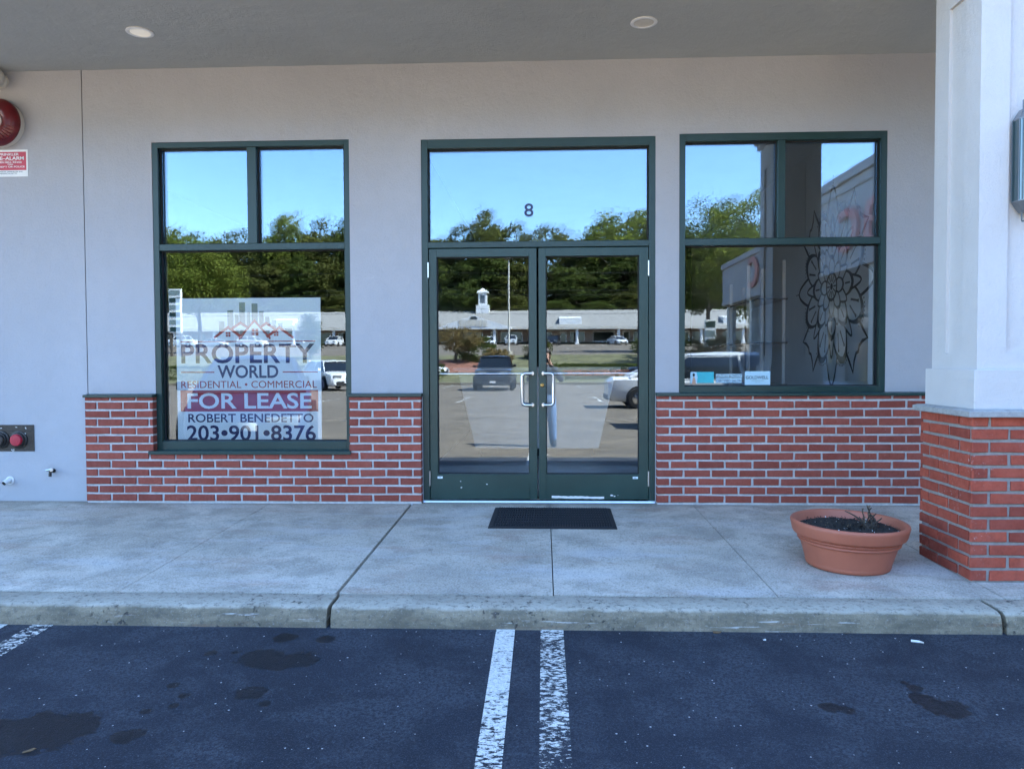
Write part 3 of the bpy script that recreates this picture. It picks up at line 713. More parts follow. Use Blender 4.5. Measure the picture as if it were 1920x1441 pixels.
# ------------------------------------------------------------------ inside the right window
card = thing('window_card', (1.662, GY-.006, .957), 'pale blue card with dark capital lettering, rightmost on the right window', 'card', 'cards stuck on the right window')
mb = MB(); mb.box(0, .208, 0, .002, 0, .117); mb.build('backing', MAT['paleblue'], card)
text('GOLDWELL', .185, .026, front(.008, -.0002, .053), MAT['ink'], 'lettering', card, .012)
text('PROFESSIONAL HAIR', .10, .008, front(.055, -.0002, .036), MAT['signgrey'], 'lettering', card); text('SALON', .042, .006, front(.084, -.0002, .022), MAT['signgrey'], 'lettering', card)
card = thing('window_card', (1.425, GY-.006, .979), 'whitish two line salon sticker between the turquoise card and the pale blue card', 'card', 'cards stuck on the right window')
mb = MB(); mb.box(0, .212, 0, .0015, 0, .036); mb.box(0, .212, 0, .0015, .04, .073); mb.build('backing', MAT['paleblue'], card)
text('BRAZILIAN BLOWOUT', .205, .025, front(.004, -.0002, .043), MAT['cargrey'], 'lettering', card, .015); text('CERTIFIED SALON', .205, .022, front(.004, -.0002, .006), MAT['decal'], 'lettering', card, .01)
card = thing('window_card', (1.215, GY-.006, .965), 'turquoise picture card with a pale figure, leftmost on the right window', 'card', 'cards stuck on the right window')
mb = MB(); mb.box(0, .193, 0, .0015, .012, .105); mb.build('backing', MAT['turq'], card)
mb = MB(); mb.prism([(0, .012), (.055, .012), (.06, .06), (.05, .105), (0, .105)], -.0004, -.0001, 'y'); mb.build('pale_panel', MAT['paleblue'], card)
mb = MB()
mb.prism([(.012, 0), (.046, 0), (.044, .03), (.036, .058), (.030, .066), (.022, .06), (.016, .03)], -.0009, -.0005, 'y', 0)
mb.prism([(.028+.010*math.cos(k*.6), .080+.014*math.sin(k*.6)) for k in range(10)], -.0012, -.0010, 'y', 1)
mb.build('figure_print', [MAT['skinprint'], MAT['ink']], card)
# shelves on the side wall
rack = thing('shelf_rack', (2.9, 3.95, 0), 'white upright shelf rack with dark thin shelves seen through the right window', 'shelf')
for yy_ in (-1.0, -.55, -.1, .35, .85):
    mb = MB(); mb.box(-.36 if yy_ in (-.55, .35) else -.06, -.02 if yy_ not in (-.55, .35) else -.32, yy_-.018, yy_+.018, -.01, 2.35 if yy_ < .2 else 2.2); mb.build('upright', MAT['white'], rack)
for zz in (.86, 1.36, 1.88):
    mb = MB(); mb.box(-.36, -.005, -1.05, .92, zz, zz+.018); mb.build('shelf', MAT['cargrey'], rack)
# line drawing of a flower mandala painted on the side wall
MCY, MCZ = 1.50, 1.90
def MP(a, b_, d): return (2.898-d, MCY-a, MCZ+b_)
def ribbon(mb, pts, wd, d):
    """flat brush line on the wall plane; pts in (a, b): a along the wall towards the street, b up"""
    n = len(pts); L_, R_ = [], []
    for i, (a, b_) in enumerate(pts):
        p, q = pts[max(i-1, 0)], pts[min(i+1, n-1)]; dx, dz = q[0]-p[0], q[1]-p[1]; l = math.hypot(dx, dz) or 1
        w_ = 1.45*(wd[i] if isinstance(wd, list) else wd)
        L_.append((a-dz/l*w_/2, b_+dx/l*w_/2)); R_.append((a+dz/l*w_/2, b_-dx/l*w_/2))
    for i in range(n-1): mb.face([MP(*L_[i], d), MP(*L_[i+1], d), MP(*R_[i+1], d), MP(*R_[i], d)])
def disc(mb, a, b_, r_, d, mi=0): mb.face([MP(a+r_*math.cos(t), b_+r_*math.sin(t), d) for t in [k2*math.pi/6 for k2 in range(12)]], mi)
def petal(mb, ang, r0_, r1_, half, kind, wd, d, n=16):
    side = []
    for i in range(n+1):
        t = i/n
        ww = half*min(1, (t*2.2)**.5)*((1-t)**.55)*1.25 if kind == 'tip' else half*math.sin(math.pi*(.12+.88*t))**.5
        side.append((r0_+(r1_-r0_)*t, max(0, ww)))
    line = side + [(r_, -t) for r_, t in side[::-1]]
    ca, sa = math.cos(ang), math.sin(ang); P = [(r_*ca-t*sa, r_*sa+t*ca) for r_, t in line]
    mb.face([MP(a, b_, d) for a, b_ in P], 1)
    ribbon(mb, P, [wd*(.75+1.3*math.exp(-((i-len(P)/2)/4.0)**2)) if kind != 'tip' else wd for i in range(len(P))], d+.0005)
    return lambda r_, t: (r_*ca-t*sa, r_*sa+t*ca)
mb = MB(); q8, q4 = math.pi/4, math.pi/2
for k in range(4):                       # square diagonal petals with two curled corners
    d = k*q4+q8; ca, sa = math.cos(d), math.sin(d)
    half = [(.50, .16), (.70, .21), (.86, .215), (.985, .225), (.925, .13), (.905, .05), (.93, 0)]
    P = half + [(r_, -t) for r_, t in half[-2::-1]]; P = [(r_*ca-t*sa, r_*sa+t*ca) for r_, t in P]
    mb.face([MP(a, b_, .0004) for a, b_ in P], 1); ribbon(mb, P, .024, .0009)
for k in range(4):
    f = petal(mb, k*q4, .42, 1.0, .17, 'tip', .022, .0014)
    for q in range(3): disc(mb, *f(1.03+q*.035, 0), .010, .0005)
for k in range(8):
    f = petal(mb, k*q8+q8/2, .32, .80, .165, 'round', .024, .0024)
    for sg in (-1, 1):
        ribbon(mb, [f(.50, .03*sg), f(.58, .05*sg), f(.66, .07*sg)], .014, .0031); disc(mb, *f(.67, .073*sg), .018, .0031)
    for q in range(9): disc(mb, *f(.845-.004*(q-4)**2, (q-4)*.034), .010, .0031)
for k in range(8): petal(mb, k*q8, .30, .72, .075, 'tip', .016, .0036)
for k in range(8):
    f = petal(mb, k*q8, .20, .52, .115, 'round', .020, .0046); ribbon(mb, [f(.34, 0), f(.46, 0)], .012, .0053)
for k in range(8): petal(mb, k*q8+q8/2, .16, .42, .075, 'tip', .015, .0058)
for k in range(8): petal(mb, k*q8, .10, .30, .07, 'round', .014, .0068)
disc(mb, 0, 0, .135, .0078, 1); ribbon(mb, [(.135*math.cos(t), .135*math.sin(t)) for t in [2*math.pi*k/40 for k in range(41)]], .020, .0084)
for k in range(12): ribbon(mb, [(.05*math.cos(k*.5236), .05*math.sin(k*.5236)), (.115*math.cos(k*.5236), .115*math.sin(k*.5236))], .010, .0084)
disc(mb, 0, 0, .035, .0086)
o = mb.build('wall_drawing', [MAT['ink'], MAT['interior']])
tag(o, 'black line drawing of a round flower mandala on the salon side wall', 'drawing')
desk = thing('reception_desk', (-.09, 3.1, -.014), 'white reception desk with tapered front standing inside behind the glass doors', 'desk')
mb = MB(); mb.loft([[(-hw, -.0-.05*z, z), (hw, -.05*z, z), (hw, .6, z), (-hw, .6, z)] for hw, z in ((.76, .10), (.97, 1.06))]); mb.build('front_panel', MAT['white'], desk, bevel=.004)
mb = MB(); mb.box(-1.02, 1.02, -.1, .65, 1.062, 1.10); mb.build('counter_top', MAT['white'], desk, bevel=.004)
mb = MB(); mb.box(-.7, .7, .06, .55, 0, .098); mb.build('plinth', MAT['gap'], desk)

# ------------------------------------------------------------------ things on the left wall
bell = thing('alarm_bell', (-4.56, -.002, 3.178), 'round red sprinkler alarm gong with white centre, above the red alarm sign', 'bell')
mb = MB(); mb.lathe([(.0, 0), (.19, 0), (.19, .05), (.17, .06), (0, .06)], (0,0,0), 'y', 48); mb.build('back_box', MAT['offwhite'], bell, smooth=True)
mb = MB(); mb.lathe([(.185, .052), (.198, .06), (.200, .07), (.192, .09), (.165, .115), (.12, .128), (.085, .122), (.075, .112), (0, .112)], (0,0,0), 'y', 56)
for k in range(14):
    a = -2.6+k*.17; mb.tube([(.115*math.cos(a), -.128, .115*math.sin(a)), (.16*math.cos(a+.06), -.120, .16*math.sin(a+.06)), (.178*math.cos(a+.08), -.106, .178*math.sin(a+.08))], .006, 6)
mb.build('gong', MAT['alarmred'], bell, smooth=True)
mb = MB(); mb.lathe([(.072, .110), (.07, .122), (.02, .126), (0, .126)], (0,0,0), 'y', 32); mb.build('centre_disc', MAT['offwhite'], bell, smooth=True)
asg = thing('alarm_sign', (-4.69, -.004, 2.742), 'small faded red and white sprinkler alarm sign on the left wall under the gong', 'sign')
mb = MB(); mb.box(0, .341, 0, .002, 0, .226); mb.build('plate', MAT['white'], asg, bevel=.004)
mb = MB(); mb.box(.013, .326, -.0006, 0, .054, .208); mb.build('red_field', MAT['pinkred'], asg)
def arow(s, w_, h_, z, mat, bold=.01, cx=.170): text(s, w_, h_, front(cx-w_/2, -.001, z), mat, 'lettering', asg, bold)
arow('SPRINKLER', .19, .021, .176, MAT['white'], .02); arow('FIRE–ALARM', .275, .028, .140, MAT['white'], .025)
arow('WHEN BELL RINGS', .235, .014, .113, MAT['white'], .02); arow('CALL', .05, .012, .097, MAT['white'], .02, .19); arow("FIRE DEP'T OR POLICE", .285, .014, .076, MAT['white'], .02)
mb = MB(); mb.box(.06, .24, -.001, 0, .131, .1325); mb.build('rule_line', MAT['white'], asg)
arow('AUTOMATIC SPRINKLER INC.', .26, .010, .036, MAT['cargrey'], .0); arow('MASSACHUSETTS', .15, .010, .021, MAT['cargrey'], .0)
flood = thing('flood_light', (-4.56, -.002, 3.54), 'beige round security lamp on the left wall just under the soffit', 'lamp')
mb = MB(); mb.lathe([(0, 0), (.06, 0), (.06, .02), (.05, .03), (.05, .05), (0, .05)], (0,0,0), 'y', 24); mb.build('base', MAT['offwhite'], flood, smooth=True)
mb = MB(); mb.lathe([(0, .05), (.05, .05), (.082, .08), (.088, .12), (.08, .16), (.05, .185), (0, .19)], (0,0,0), 'y', 32); mb.build('lamp_head', MAT['offwhite'], flood, smooth=True)
mb = MB(); mb.tube([(.02, -.10, -.085), (.028, -.10, -.11), (.038, -.10, -.12), (.046, -.10, -.105)], .012, 10); mb.build('hook', MAT['offwhite'], flood, smooth=True)
fdc = thing('standpipe_plate', (-4.55, -.002, .528), 'scuffed dark metal fire connection plate with round red cap, low on left wall', 'fire connection')
mb = MB(); mb.box(-.2, .2, -.004, .0, -.113, .113); mb.box(-.2, .2, -.007, -.004, .06, .064); mb.build('plate', MAT['bronze'], fdc, bevel=.002)
for xx, mm in ((.067, 'capred'), (-.09, 'bronze')):
    mb = MB(); mb.lathe([(.075, .004), (.075, .012), (.062, .016), (.058, .03), (.05, .032)], (xx, 0, -.014), 'y', 32); mb.build('collar', MAT['bronze'], fdc, smooth=True)
    mb = MB(); mb.lathe([(.05, .02), (.05, .048), (.044, .055), (.012, .057), (0, .057)], (xx, 0, -.014), 'y', 32); mb.build('cap', MAT[mm], fdc, smooth=True)
for k in range(14):
    mb = MB()
    x = rng.uniform(-.19, .19); z = rng.choice([rng.uniform(.08, .105), rng.uniform(-.11, -.09), rng.uniform(-.02, .06)])
    mb.face([(x+.008*math.cos(a)*rng.uniform(.3, 1.6), -.0074, z+.004*math.sin(a)*rng.uniform(.4, 1.3)) for a in [k2*.75 for k2 in range(8)]])
    mb.build('paint_scuff', MAT['white'], fdc)
pipe = thing('drain_pipe', (-4.572, -.002, .165), 'short white drain pipe stub with flange, low on the left wall', 'pipe'); pipe.scale = (.8, .8, .8)
mb = MB(); mb.lathe([(0, 0), (.044, 0), (.044, .008), (.03, .012)], (0,0,0), 'y', 24); mb.build('flange', MAT['white'], pipe, smooth=True)
mb = MB(); mb.tube([(0, -.005, 0), (-.005, -.05, -.004), (-.012, -.085, -.022)], .026, 16, 0, False); mb.tube([(-.004, -.04, -.003), (-.012, -.0835, -.0215)], .022, 16, 1); mb.build('spout', [MAT['white'], MAT['gap']], pipe, smooth=True)
spg = thing('hose_bibb', (-4.188, -.002, .25), 'small corroded dark hose tap on the left wall near the brick', 'tap')
mb = MB(); mb.tube([(0, 0, 0), (0, -.05, 0)], .012, 10); mb.tube([(0, -.045, .004), (0, -.05, -.045)], .012, 10); mb.lathe([(.018, 0), (.018, .006), (0, .006)], (0, 0, 0), 'y', 14); mb.build('body', MAT['bronze'], spg, smooth=True)
mb = MB(); mb.tube([(-.03, -.055, .008), (.02, -.055, .018)], .009, 8); mb.lathe([(.0, .0), (.014, 0), (.014, .01), (0, .01)], (.018, -.052, .014), 'y', 12); mb.build('handle', MAT['alu'], spg, smooth=True)

# ------------------------------------------------------------------ mat, planter, litter
mat_ = thing('door_mat', (.061, -.575, swz(-.575)+.001), 'black ribbed rubber door mat on the concrete before the glass doors', 'mat')
mat_.rotation_euler = (math.atan(SS), 0, R(-.8))
mb = MB(); mb.loft([[(-a, -c_, z), (a, -c_, z), (a, c_, z), (-a, c_, z)] for a, c_, z in ((.462, .346, 0), (.462, .346, .003), (.435, .318, .011))]); mb.build('rubber_edge', MAT['black'], mat_)
mb = MB()
for k in range(46): 
    x = -.42+.84*k/45; mb.box(x-.005, x+.005, -.305, .305, .0112, .0165, 0)
for k in range(8):
    y = -.29+.58*k/7; mb.box(-.425, .425, y-.002, y+.002, .0112, .0140, 0)
mb.build('ribbed_pile', pm('ribbed carpet pile', (.014, .015, .018), .95, 0, .4, 120), mat_)

PLX, PLY = 1.795, -1.775
pot = thing('planter', (PLX, PLY, swz(PLY)+.001), 'wide terracotta coloured bowl planter with bare soil and a dead stem', 'planter'); pot.rotation_euler = (math.atan(SS), R(1.1), 0); pot.scale = (.925, .925, 1)
mb = MB(); prof = [(.0, .0), (.245, .0), (.252, .006), (.257, .020), (.256, .026), (.257, .030), (.292, .140), (.302, .142), (.308, .149), (.306, .156), (.300, .159), (.309, .162), (.315, .170), (.312, .177), (.303, .181), (.334, .186), (.341, .197), (.352, .240), (.355, .252), (.352, .262), (.343, .267), (.331, .264), (.324, .254), (.315, .205), (.30, .18)]
mb.lathe(prof, (0,0,0), 'z', 72); mb.build('bowl', MAT['terra'], pot, smooth=True, angle=55)
mb = MB(); rs = random.Random(5); nr, na = 14, 60; V = []; F = []
for i in range(nr+1):
    for k in range(na):
        r_ = .318*i/nr; a = 2*math.pi*k/na; V.append((r_*math.cos(a), r_*math.sin(a), .212+rs.uniform(-.006, .009)+.012*math.sin(r_*9)-.01*(i == nr)))
for i in range(nr):
    for k in range(na): F.append((i*na+k, i*na+(k+1) % na, (i+1)*na+(k+1) % na, (i+1)*na+k))
mb.poly(V, F, 0)
for k in range(900):
    r_ = .31*math.sqrt(rs.random()); a = rs.uniform(0, 6.283); s = rs.uniform(.0025, .0065); x, y, z = r_*math.cos(a), r_*math.sin(a), .222+rs.uniform(-.004, .008)
    white = rs.random() < .06
    d1 = Vector((rs.uniform(-1, 1), rs.uniform(-1, 1), rs.uniform(-.6, .6))).normalized()*s*rs.choice((1, 1, 2.2)); d2 = d1.orthogonal().normalized()*s*.6
    c_ = Vector((x, y, z)); t_ = c_+Vector((0, 0, s*.7))
    mb.poly([c_+d1, c_+d2, c_-d1, c_-d2, t_], [(0,1,4),(1,2,4),(2,3,4),(3,0,4)], 1 if white else (2 if rs.random() < .12 else 0))
mb.build('soil', [MAT['soil'], MAT['perlite'], MAT['dryleaf']], pot)
mb = MB()
sx_, sy_ = .115, -.03
for k in range(12):
    p = Vector((sx_+rs.uniform(-.03, .03), sy_+rs.uniform(-.03, .03), .21)); pts = [p.copy()]; d = Vector((rs.uniform(-.35, .35), rs.uniform(-.3, .3), 1)); n = rs.randint(3, 8) if k else 9
    for i in range(n):
        d += Vector((rs.uniform(-.8, .8), rs.uniform(-.7, .7), rs.uniform(-.2, .2))); p = p+d.normalized()*.021; pts.append(p.copy())
    mb.tube(pts, [.0068*(1-.65*i/len(pts)) for i in range(len(pts))], 6)
    for q in range(3):
        c_ = pts[rs.randint(max(1, n-3), n)]; d1 = Vector((rs.uniform(-1, 1), rs.uniform(-1, 1), rs.uniform(-1, .4))).normalized()*.013; d2 = d1.orthogonal().normalized()*.006
        mb.face([c_, c_+d1*.5+d2, c_+d1, c_+d1*.5-d2], 1)
for k in range(10):
    a = rs.uniform(0, 6.28); p = Vector((sx_, sy_, .222)); pts = [p+Vector((math.cos(a+.3*i)*.022*i, math.sin(a+.3*i)*.02*i, .018*math.sin(i*.9)+.004)) for i in range(6)]
    mb.tube(pts, .0016, 5)
mb.build('dead_plant', [MAT['stem'], MAT['dryleaf']], pot)
def litter(name, x, y, r, mat, label, cat, seed, h=.012, asp=.5, rz=0):
    rg = random.Random(seed); mb = MB(); n = 11
    top = [(r*math.cos(2*math.pi*k/n)*rg.uniform(.75, 1.1), r*asp*math.sin(2*math.pi*k/n)*rg.uniform(.7, 1.1), h*rg.uniform(.2, 1)) for k in range(n)]
    mb.loft([[(p[0]*.9, p[1]*.9, .001) for p in top], top]); o = mb.build(name, mat); o.location = (x, y, gz(y)); o.rotation_euler = (0, 0, rz); return tag(o, label, cat)
litter('fallen_leaf', .846, -2.612, .024, MAT['dryleaf'], 'curled brown leaf lying against the curb right of the stripes', 'leaf', 1, .012, .5, .2)
litter('fallen_leaf', -1.829, -3.765, .022, MAT['dryleaf'], 'dry tan leaf on the asphalt at the lower left by a dark stain', 'leaf', 2, .008, .35, .9)
litter('fallen_leaf', 1.47, -2.606, .018, MAT['bark'], 'small dark leaf scrap at the curb foot below the planter', 'leaf', 3, .008, .4)
litter('pebble', 1.05, -2.699, .008, MAT['perlite'], 'single whitish pebble on the asphalt between stripes and cigarette butt', 'pebble', 4, .008, .8)
butt = thing('cigarette_butt', (1.757, -2.707, gz(-2.707)+.006), 'white cigarette butt on the asphalt in front of the pier', 'litter'); butt.rotation_euler = (0, 0, R(-20))
mb = MB(); mb.tube([(-.024, 0, 0), (.012, 0, 0)], .0058, 10); mb.build('paper', MAT['white'], butt, smooth=True)
mb = MB(); mb.tube([(.012, 0, 0), (.02, -.001, -.001), (.03, -.003, -.002)], [.0058, .0045, .003], 10); mb.build('burnt_end', MAT['cream'], butt, smooth=True)
# ------------------------------------------------------------------ (far side follows)
# vegetation ----------------------------------------------------------------
def crown(seed, rx, rz_, n_cl, per, leaf, cl_r, hollow=.35, base=0.0):
    """leaf-sized faces gathered in clumps through an uneven crown; origin at the crown's centre"""
    rg = random.Random(seed); mb = MB(); lob = [(rg.uniform(0, 6.28), rg.uniform(.75, 1.15)) for _ in range(5)]
    for c in range(n_cl):
        while True:
            p = Vector((rg.uniform(-1, 1), rg.uniform(-1, 1), rg.uniform(-1, 1)))
            if hollow < p.length < 1: break
        a = math.atan2(p.y, p.x); k = 1+.22*math.sin(2*a+lob[0][0])+.13*math.sin(5*a+lob[1][0])*(1-abs(p.z))
        ctr = Vector((p.x*rx*k, p.y*rx*k, p.z*rz_*(1+.12*math.sin(3*a+lob[2][0])))); shade = rg.random()
        r_ = cl_r*rg.uniform(.6, 1.3)
        for i in range(per):
            d = Vector((max(-1.7, min(1.7, rg.gauss(0, 1))), max(-1.7, min(1.7, rg.gauss(0, 1))), max(-1.2, min(1.2, rg.gauss(0, .65)))))*r_*.55; q = ctr+d
            nrm = (Vector((rg.uniform(-1, 1), rg.uniform(-1, 1), rg.uniform(-.7, 1)))+p*.6).normalized()
            u = nrm.orthogonal().normalized(); v_ = nrm.cross(u); t = rg.uniform(0, 6.28); u, v_ = u*math.cos(t)+v_*math.sin(t), v_*math.cos(t)-u*math.sin(t)
            s = leaf*rg.uniform(.6, 1.3)
            mb.face([q-u*s, q-v_*s*.55, q+u*s, q+v_*s*.55], 0, min(1, max(0, .25+.5*shade+rg.uniform(-.25, .25))))
    return mb
def trunkmesh(seed, h, r_, limbs=5, spread=1.0):
    rg = random.Random(seed); mb = MB(); pts = [Vector((0, 0, -.3))]; 
    for i in range(1, 7): pts.append(Vector((rg.uniform(-.12, .12)*spread*i*.4, rg.uniform(-.12, .12)*spread*i*.4, h*i/6)))
    mb.tube(pts, [r_*(1-.75*i/6) for i in range(7)], 9)
    for k in range(limbs):
        i = rg.randint(2, 5); a = rg.uniform(0, 6.28); p = pts[i]; L = h*rg.uniform(.2, .36)*spread
        q = [p, p+Vector((math.cos(a)*L*.5, math.sin(a)*L*.5, L*.45)), p+Vector((math.cos(a)*L, math.sin(a)*L, L*1.0))]
        mb.tube(q, [r_*.4, r_*.25, r_*.08], 6)
    return mb
def treeproto(name, seed, H, rx, leafm, n_cl, per, leaf, cl, label, cat='tree', group=None, crown_frac=.62, trunk_r=.25):
    t = thing(name, (0,0,0), label, cat, group)
    c = crown(seed, rx, H*crown_frac/2, n_cl, per, leaf, cl).build('crown', MAT[leafm], t); c.location = (0, 0, H-H*crown_frac/2)
    trunkmesh(seed+50, H*.8, trunk_r, 6).build('trunk', MAT['bark'], t, smooth=True)
    return t
GH = 'trees on the wooded hill behind the long mall'
KINDS = [treeproto('hill_tree', 1, 20, 5.2, 'leafA', 150, 80, .31, 1.5, 'tall deep green tree in the wood behind the far mall', group=GH, crown_frac=.86),
         treeproto('hill_tree', 2, 20, 5.6, 'leafB', 150, 80, .31, 1.5, 'tall olive green tree in the wood behind the far mall', group=GH, crown_frac=.86),
         treeproto('hill_tree', 3, 20, 4.6, 'leafB', 75, 64, .28, 1.1, 'tall sparse tree with sky showing through behind the far mall', group=GH, crown_frac=.86),
         treeproto('hill_tree', 4, 20, 5.4, 'leafC', 150, 80, .31, 1.5, 'tall yellow green tree in the wood behind the far mall', group=GH, crown_frac=.86)]
used = set()
TOP = [(-400,440),(310,435),(350,440),(400,426),(450,452),(490,418),(640,412),(800,425),(830,432),(870,408),(900,402),(950,412),(985,420),(1035,408),(1055,450),(1100,455),(1130,418),(1180,398),(1220,405),(1290,455),(1330,450),(1400,430),(2200,420)]
def toppx(p):
    for (a, ya), (b_, yb) in zip(TOP, TOP[1:]):
        if a <= p <= b_: return ya+(yb-ya)*(p-a)/(b_-a)
    return 430
def plant(kind, x, y, H, sx=1.0, rz=0.0):
    t = KINDS[kind] if kind not in used else copy_tree(KINDS[kind]); used.add(kind)
    t.location = (x, y, gz(y)); t.scale = (sx, sx, H/20); t.rotation_euler = (0, 0, rz)
rt = random.Random(21)
for row, (y0, drop, step) in enumerate(((-156, 0, 6.2), (-146, 7, 6.8), (-137, 13.5, 7.5))):
    x = -105+row*2
    while x < 88:
        dep = -y0+6.4; p = 1020+1442*x/dep
        ztop = 1.17+(676-toppx(p))*dep/1442 - drop + rt.uniform(-1.2, .8)
        y = y0+rt.uniform(-2.5, 2.5); H = ztop-gz(y)
        k = rt.choice((0, 0, 0, 1, 1)) if row else rt.choice((0, 1, 1, 0, 1, 3))
        if row == 0 and 955 < p < 1045: k = 2
        if H > 4: plant(k, x, y, H, rt.uniform(.85, 1.2) if H > 10 else .8, rt.uniform(0, 6.28))
        x += step*rt.uniform(.8, 1.2)
# single trees nearer by
t = treeproto('maple_tree', 11, 11.5, 4.6, 'leafC', 170, 150, .13, 1.0, 'bright yellow green maple at the left end of the far lot'); t.location = (-37.5, -76, gz(-76))
t = treeproto('maple_tree', 12, 13.6, 4.8, 'leafC', 170, 150, .12, 1.0, 'bright green maple rising behind the end of the side wing', crown_frac=.75); t.location = (17.0, -52, gz(-52))
t = treeproto('oak_tree', 13, 15, 5.6, 'leafA', 170, 150, .14, 1.1, 'dark green oak standing beyond the parked cars left of the side wing', crown_frac=.72); t.location = (16.5, -72, gz(-72))
t = treeproto('ornamental_tree', 14, 2.9, 1.9, 'leafD', 80, 60, .07, .42, 'small drooping russet tree on the planted bank', crown_frac=.68, trunk_r=.11); t.location = (-7.1, -55.5, gz(-55.5)+.1)
t = treeproto('ornamental_tree', 15, 2.4, 2.2, 'leafD', 80, 60, .07, .42, 'low straw coloured spreading tree on the bank near the side wing', crown_frac=.75, trunk_r=.08); t.location = (13.2, -52.5, gz(-52.5)+.1)
t = treeproto('cypress_tree', 16, 4.2, .7, 'leafA', 60, 40, .10, .4, 'narrow dark evergreen on the bank before the mall', crown_frac=.95, trunk_r=.07); t.location = (-19.8, -58, gz(-58)+.1)
def bush(name, x, y, rx, rz_, seed, label, leafm='leafA', sy=1.0, rz=0.0):
    o = crown(seed, rx, rz_, int(50*max(1, rx)), 55, .08, .35, .55).build(name, MAT[leafm]); o.location = (x, y, gz(y)+rz_*.72+.1); o.scale = (1, sy, 1); o.rotation_euler = (0, 0, rz); return tag(o, label, 'shrub')
bush('round_bush', 9.7, -57.5, 2.2, 1.2, 31, 'large clipped round bush on the bank, right of the photographer')
bush('round_bush', -5.6, -56.5, 1.5, 1.2, 32, 'clipped round bush on the bank behind the dark pickup')
bush('round_bush', -.4, -58, 1.2, .9, 33, 'small round bush on the bank behind the photographer', 'leafB')
bush('round_bush', -3.7, -54, 1.4, .75, 34, 'low russet bush in the mulch near the lamp post', 'leafD')
def hedge(x0, x1, y, h, seed, label):
    rg = random.Random(seed); mb = MB()
    for k in range(int((x1-x0)*260)):
        x = rg.uniform(x0, x1); yy = y+rg.choice((-.55, .55, rg.uniform(-.55, .55)))+rg.gauss(0, .04); z = rg.choice((h, rg.uniform(0, h)))+rg.gauss(0, .04)
        n = Vector((rg.uniform(-1, 1), rg.uniform(-1, 1), rg.uniform(-.2, 1))).normalized(); u = n.orthogonal().normalized()*.085; v_ = n.cross(u)*.6; q = Vector((x, yy, z+gz(y)+.1))
        mb.face([q-u, q-v_, q+u, q+v_], 0, rg.random())
    return tag(mb.build('hedge', MAT['leafA']), label, 'hedge')
hedge(-12.5, -7.0, -47.2, .95, 41, 'clipped low hedge on the island left of the dark pickup'); hedge(-1.0, 7.2, -47.2, .95, 42, 'long clipped low hedge on the island right of the dark pickup'); hedge(-34, -16, -47.2, .9, 43, 'clipped hedge along the island at the far left')
for (xa, xb, ya, yb) in ((-9, -2.6, -50.5, -57), (1.5, 8.0, -48.5, -51.5), (11, 17, -49, -55)):
    mb = MB()
    for a, b_ in ((ya, (ya+yb)/2), ((ya+yb)/2, yb)): mb.face([(xa,b_,gz(b_)+.14),(xb,b_,gz(b_)+.14),(xb,a,gz(a)+.14),(xa,a,gz(a)+.14)])
    tag(mb.build('mulch_bed', MAT['mulch'], weld=True), None, None, kind='structure')

# the long mall across the lots ------------------------------------------------
MZ = 3.85; MY = -127.0
mall = thing('mall_building', (0, MY, MZ), 'long low mall with pale shingle roof, white columns and a gabled porch across the lots', 'building')
mb = MB(); mb.box(-95, 75, -12, 0, -.5, 3.0); mb.build('wall', MAT['tan'], mall)
mb = MB(); mb.prism([(4.0, 2.75), (4.0, 3.0), (-5, 6.3), (-12.5, 6.3), (-12.5, 2.9), (0, 2.75)], -96, 76, 'x'); mb.build('roof', MAT['shingle'], mall)
mb = MB(); mb.box(-96, 76, 4.0, 4.12, 2.55, 3.02); mb.build('fascia_board', MAT['cream'], mall)
GX = -11.6
mb = MB(); mb.prism([(GX-6.2, 2.55), (GX+6.2, 2.55), (GX+6.2, 2.8), (GX, 4.85), (GX-6.2, 2.8)], 2.0, 6.4, 'y'); mb.build('gable_porch', MAT['white'], mall)
mb = MB(); mb.box(GX-2.4, GX+2.2, 6.4, 6.46, 3.0, 4.1); mb.build('gable_sign', MAT['cream'], mall)
mb = MB(); mb.prism([(GX-.7, 4.2), (GX+.7, 4.2), (GX+.45, 4.55), (GX, 4.7), (GX-.45, 4.55)], 6.4, 6.45, 'y'); mb.build('gable_vent', MAT['carblack'], mall)
mb = MB(); cx, cy = -10.9, -4.5
mb.box(cx-1.15, cx+1.15, cy-1.15, cy+1.15, 5.2, 7.2); mb.box(cx-.75, cx+.75, cy-.75, cy+.75, 7.2, 9.4); mb.loft([[(cx-s, cy-s, z), (cx+s, cy-s, z), (cx+s, cy+s, z), (cx-s, cy+s, z)] for s, z in ((1.0, 9.4), (1.0, 9.6), (.05, 10.4))]); cup = mb.build('cupola', MAT['white'], mall)
mb = MB(); mb.box(cx-.42, cx+.42, cy+.75, cy+.78, 7.6, 9.0); mb.build('louvre', MAT['cargrey'], cup)
for x in [-92+6.9*k for k in range(25)]:
    x += 1.0; yy = 3.6 if abs(x-GX) > 6.5 else 5.9
    mb = MB(); mb.tube([(x, yy, -.3), (x, yy, 2.6)], .26, 12); mb.box(x-.36, x+.36, yy-.36, yy+.36, -.3, .3); mb.build('column', MAT['white'], mall)
xx = -90; rm = random.Random(9); k = 0
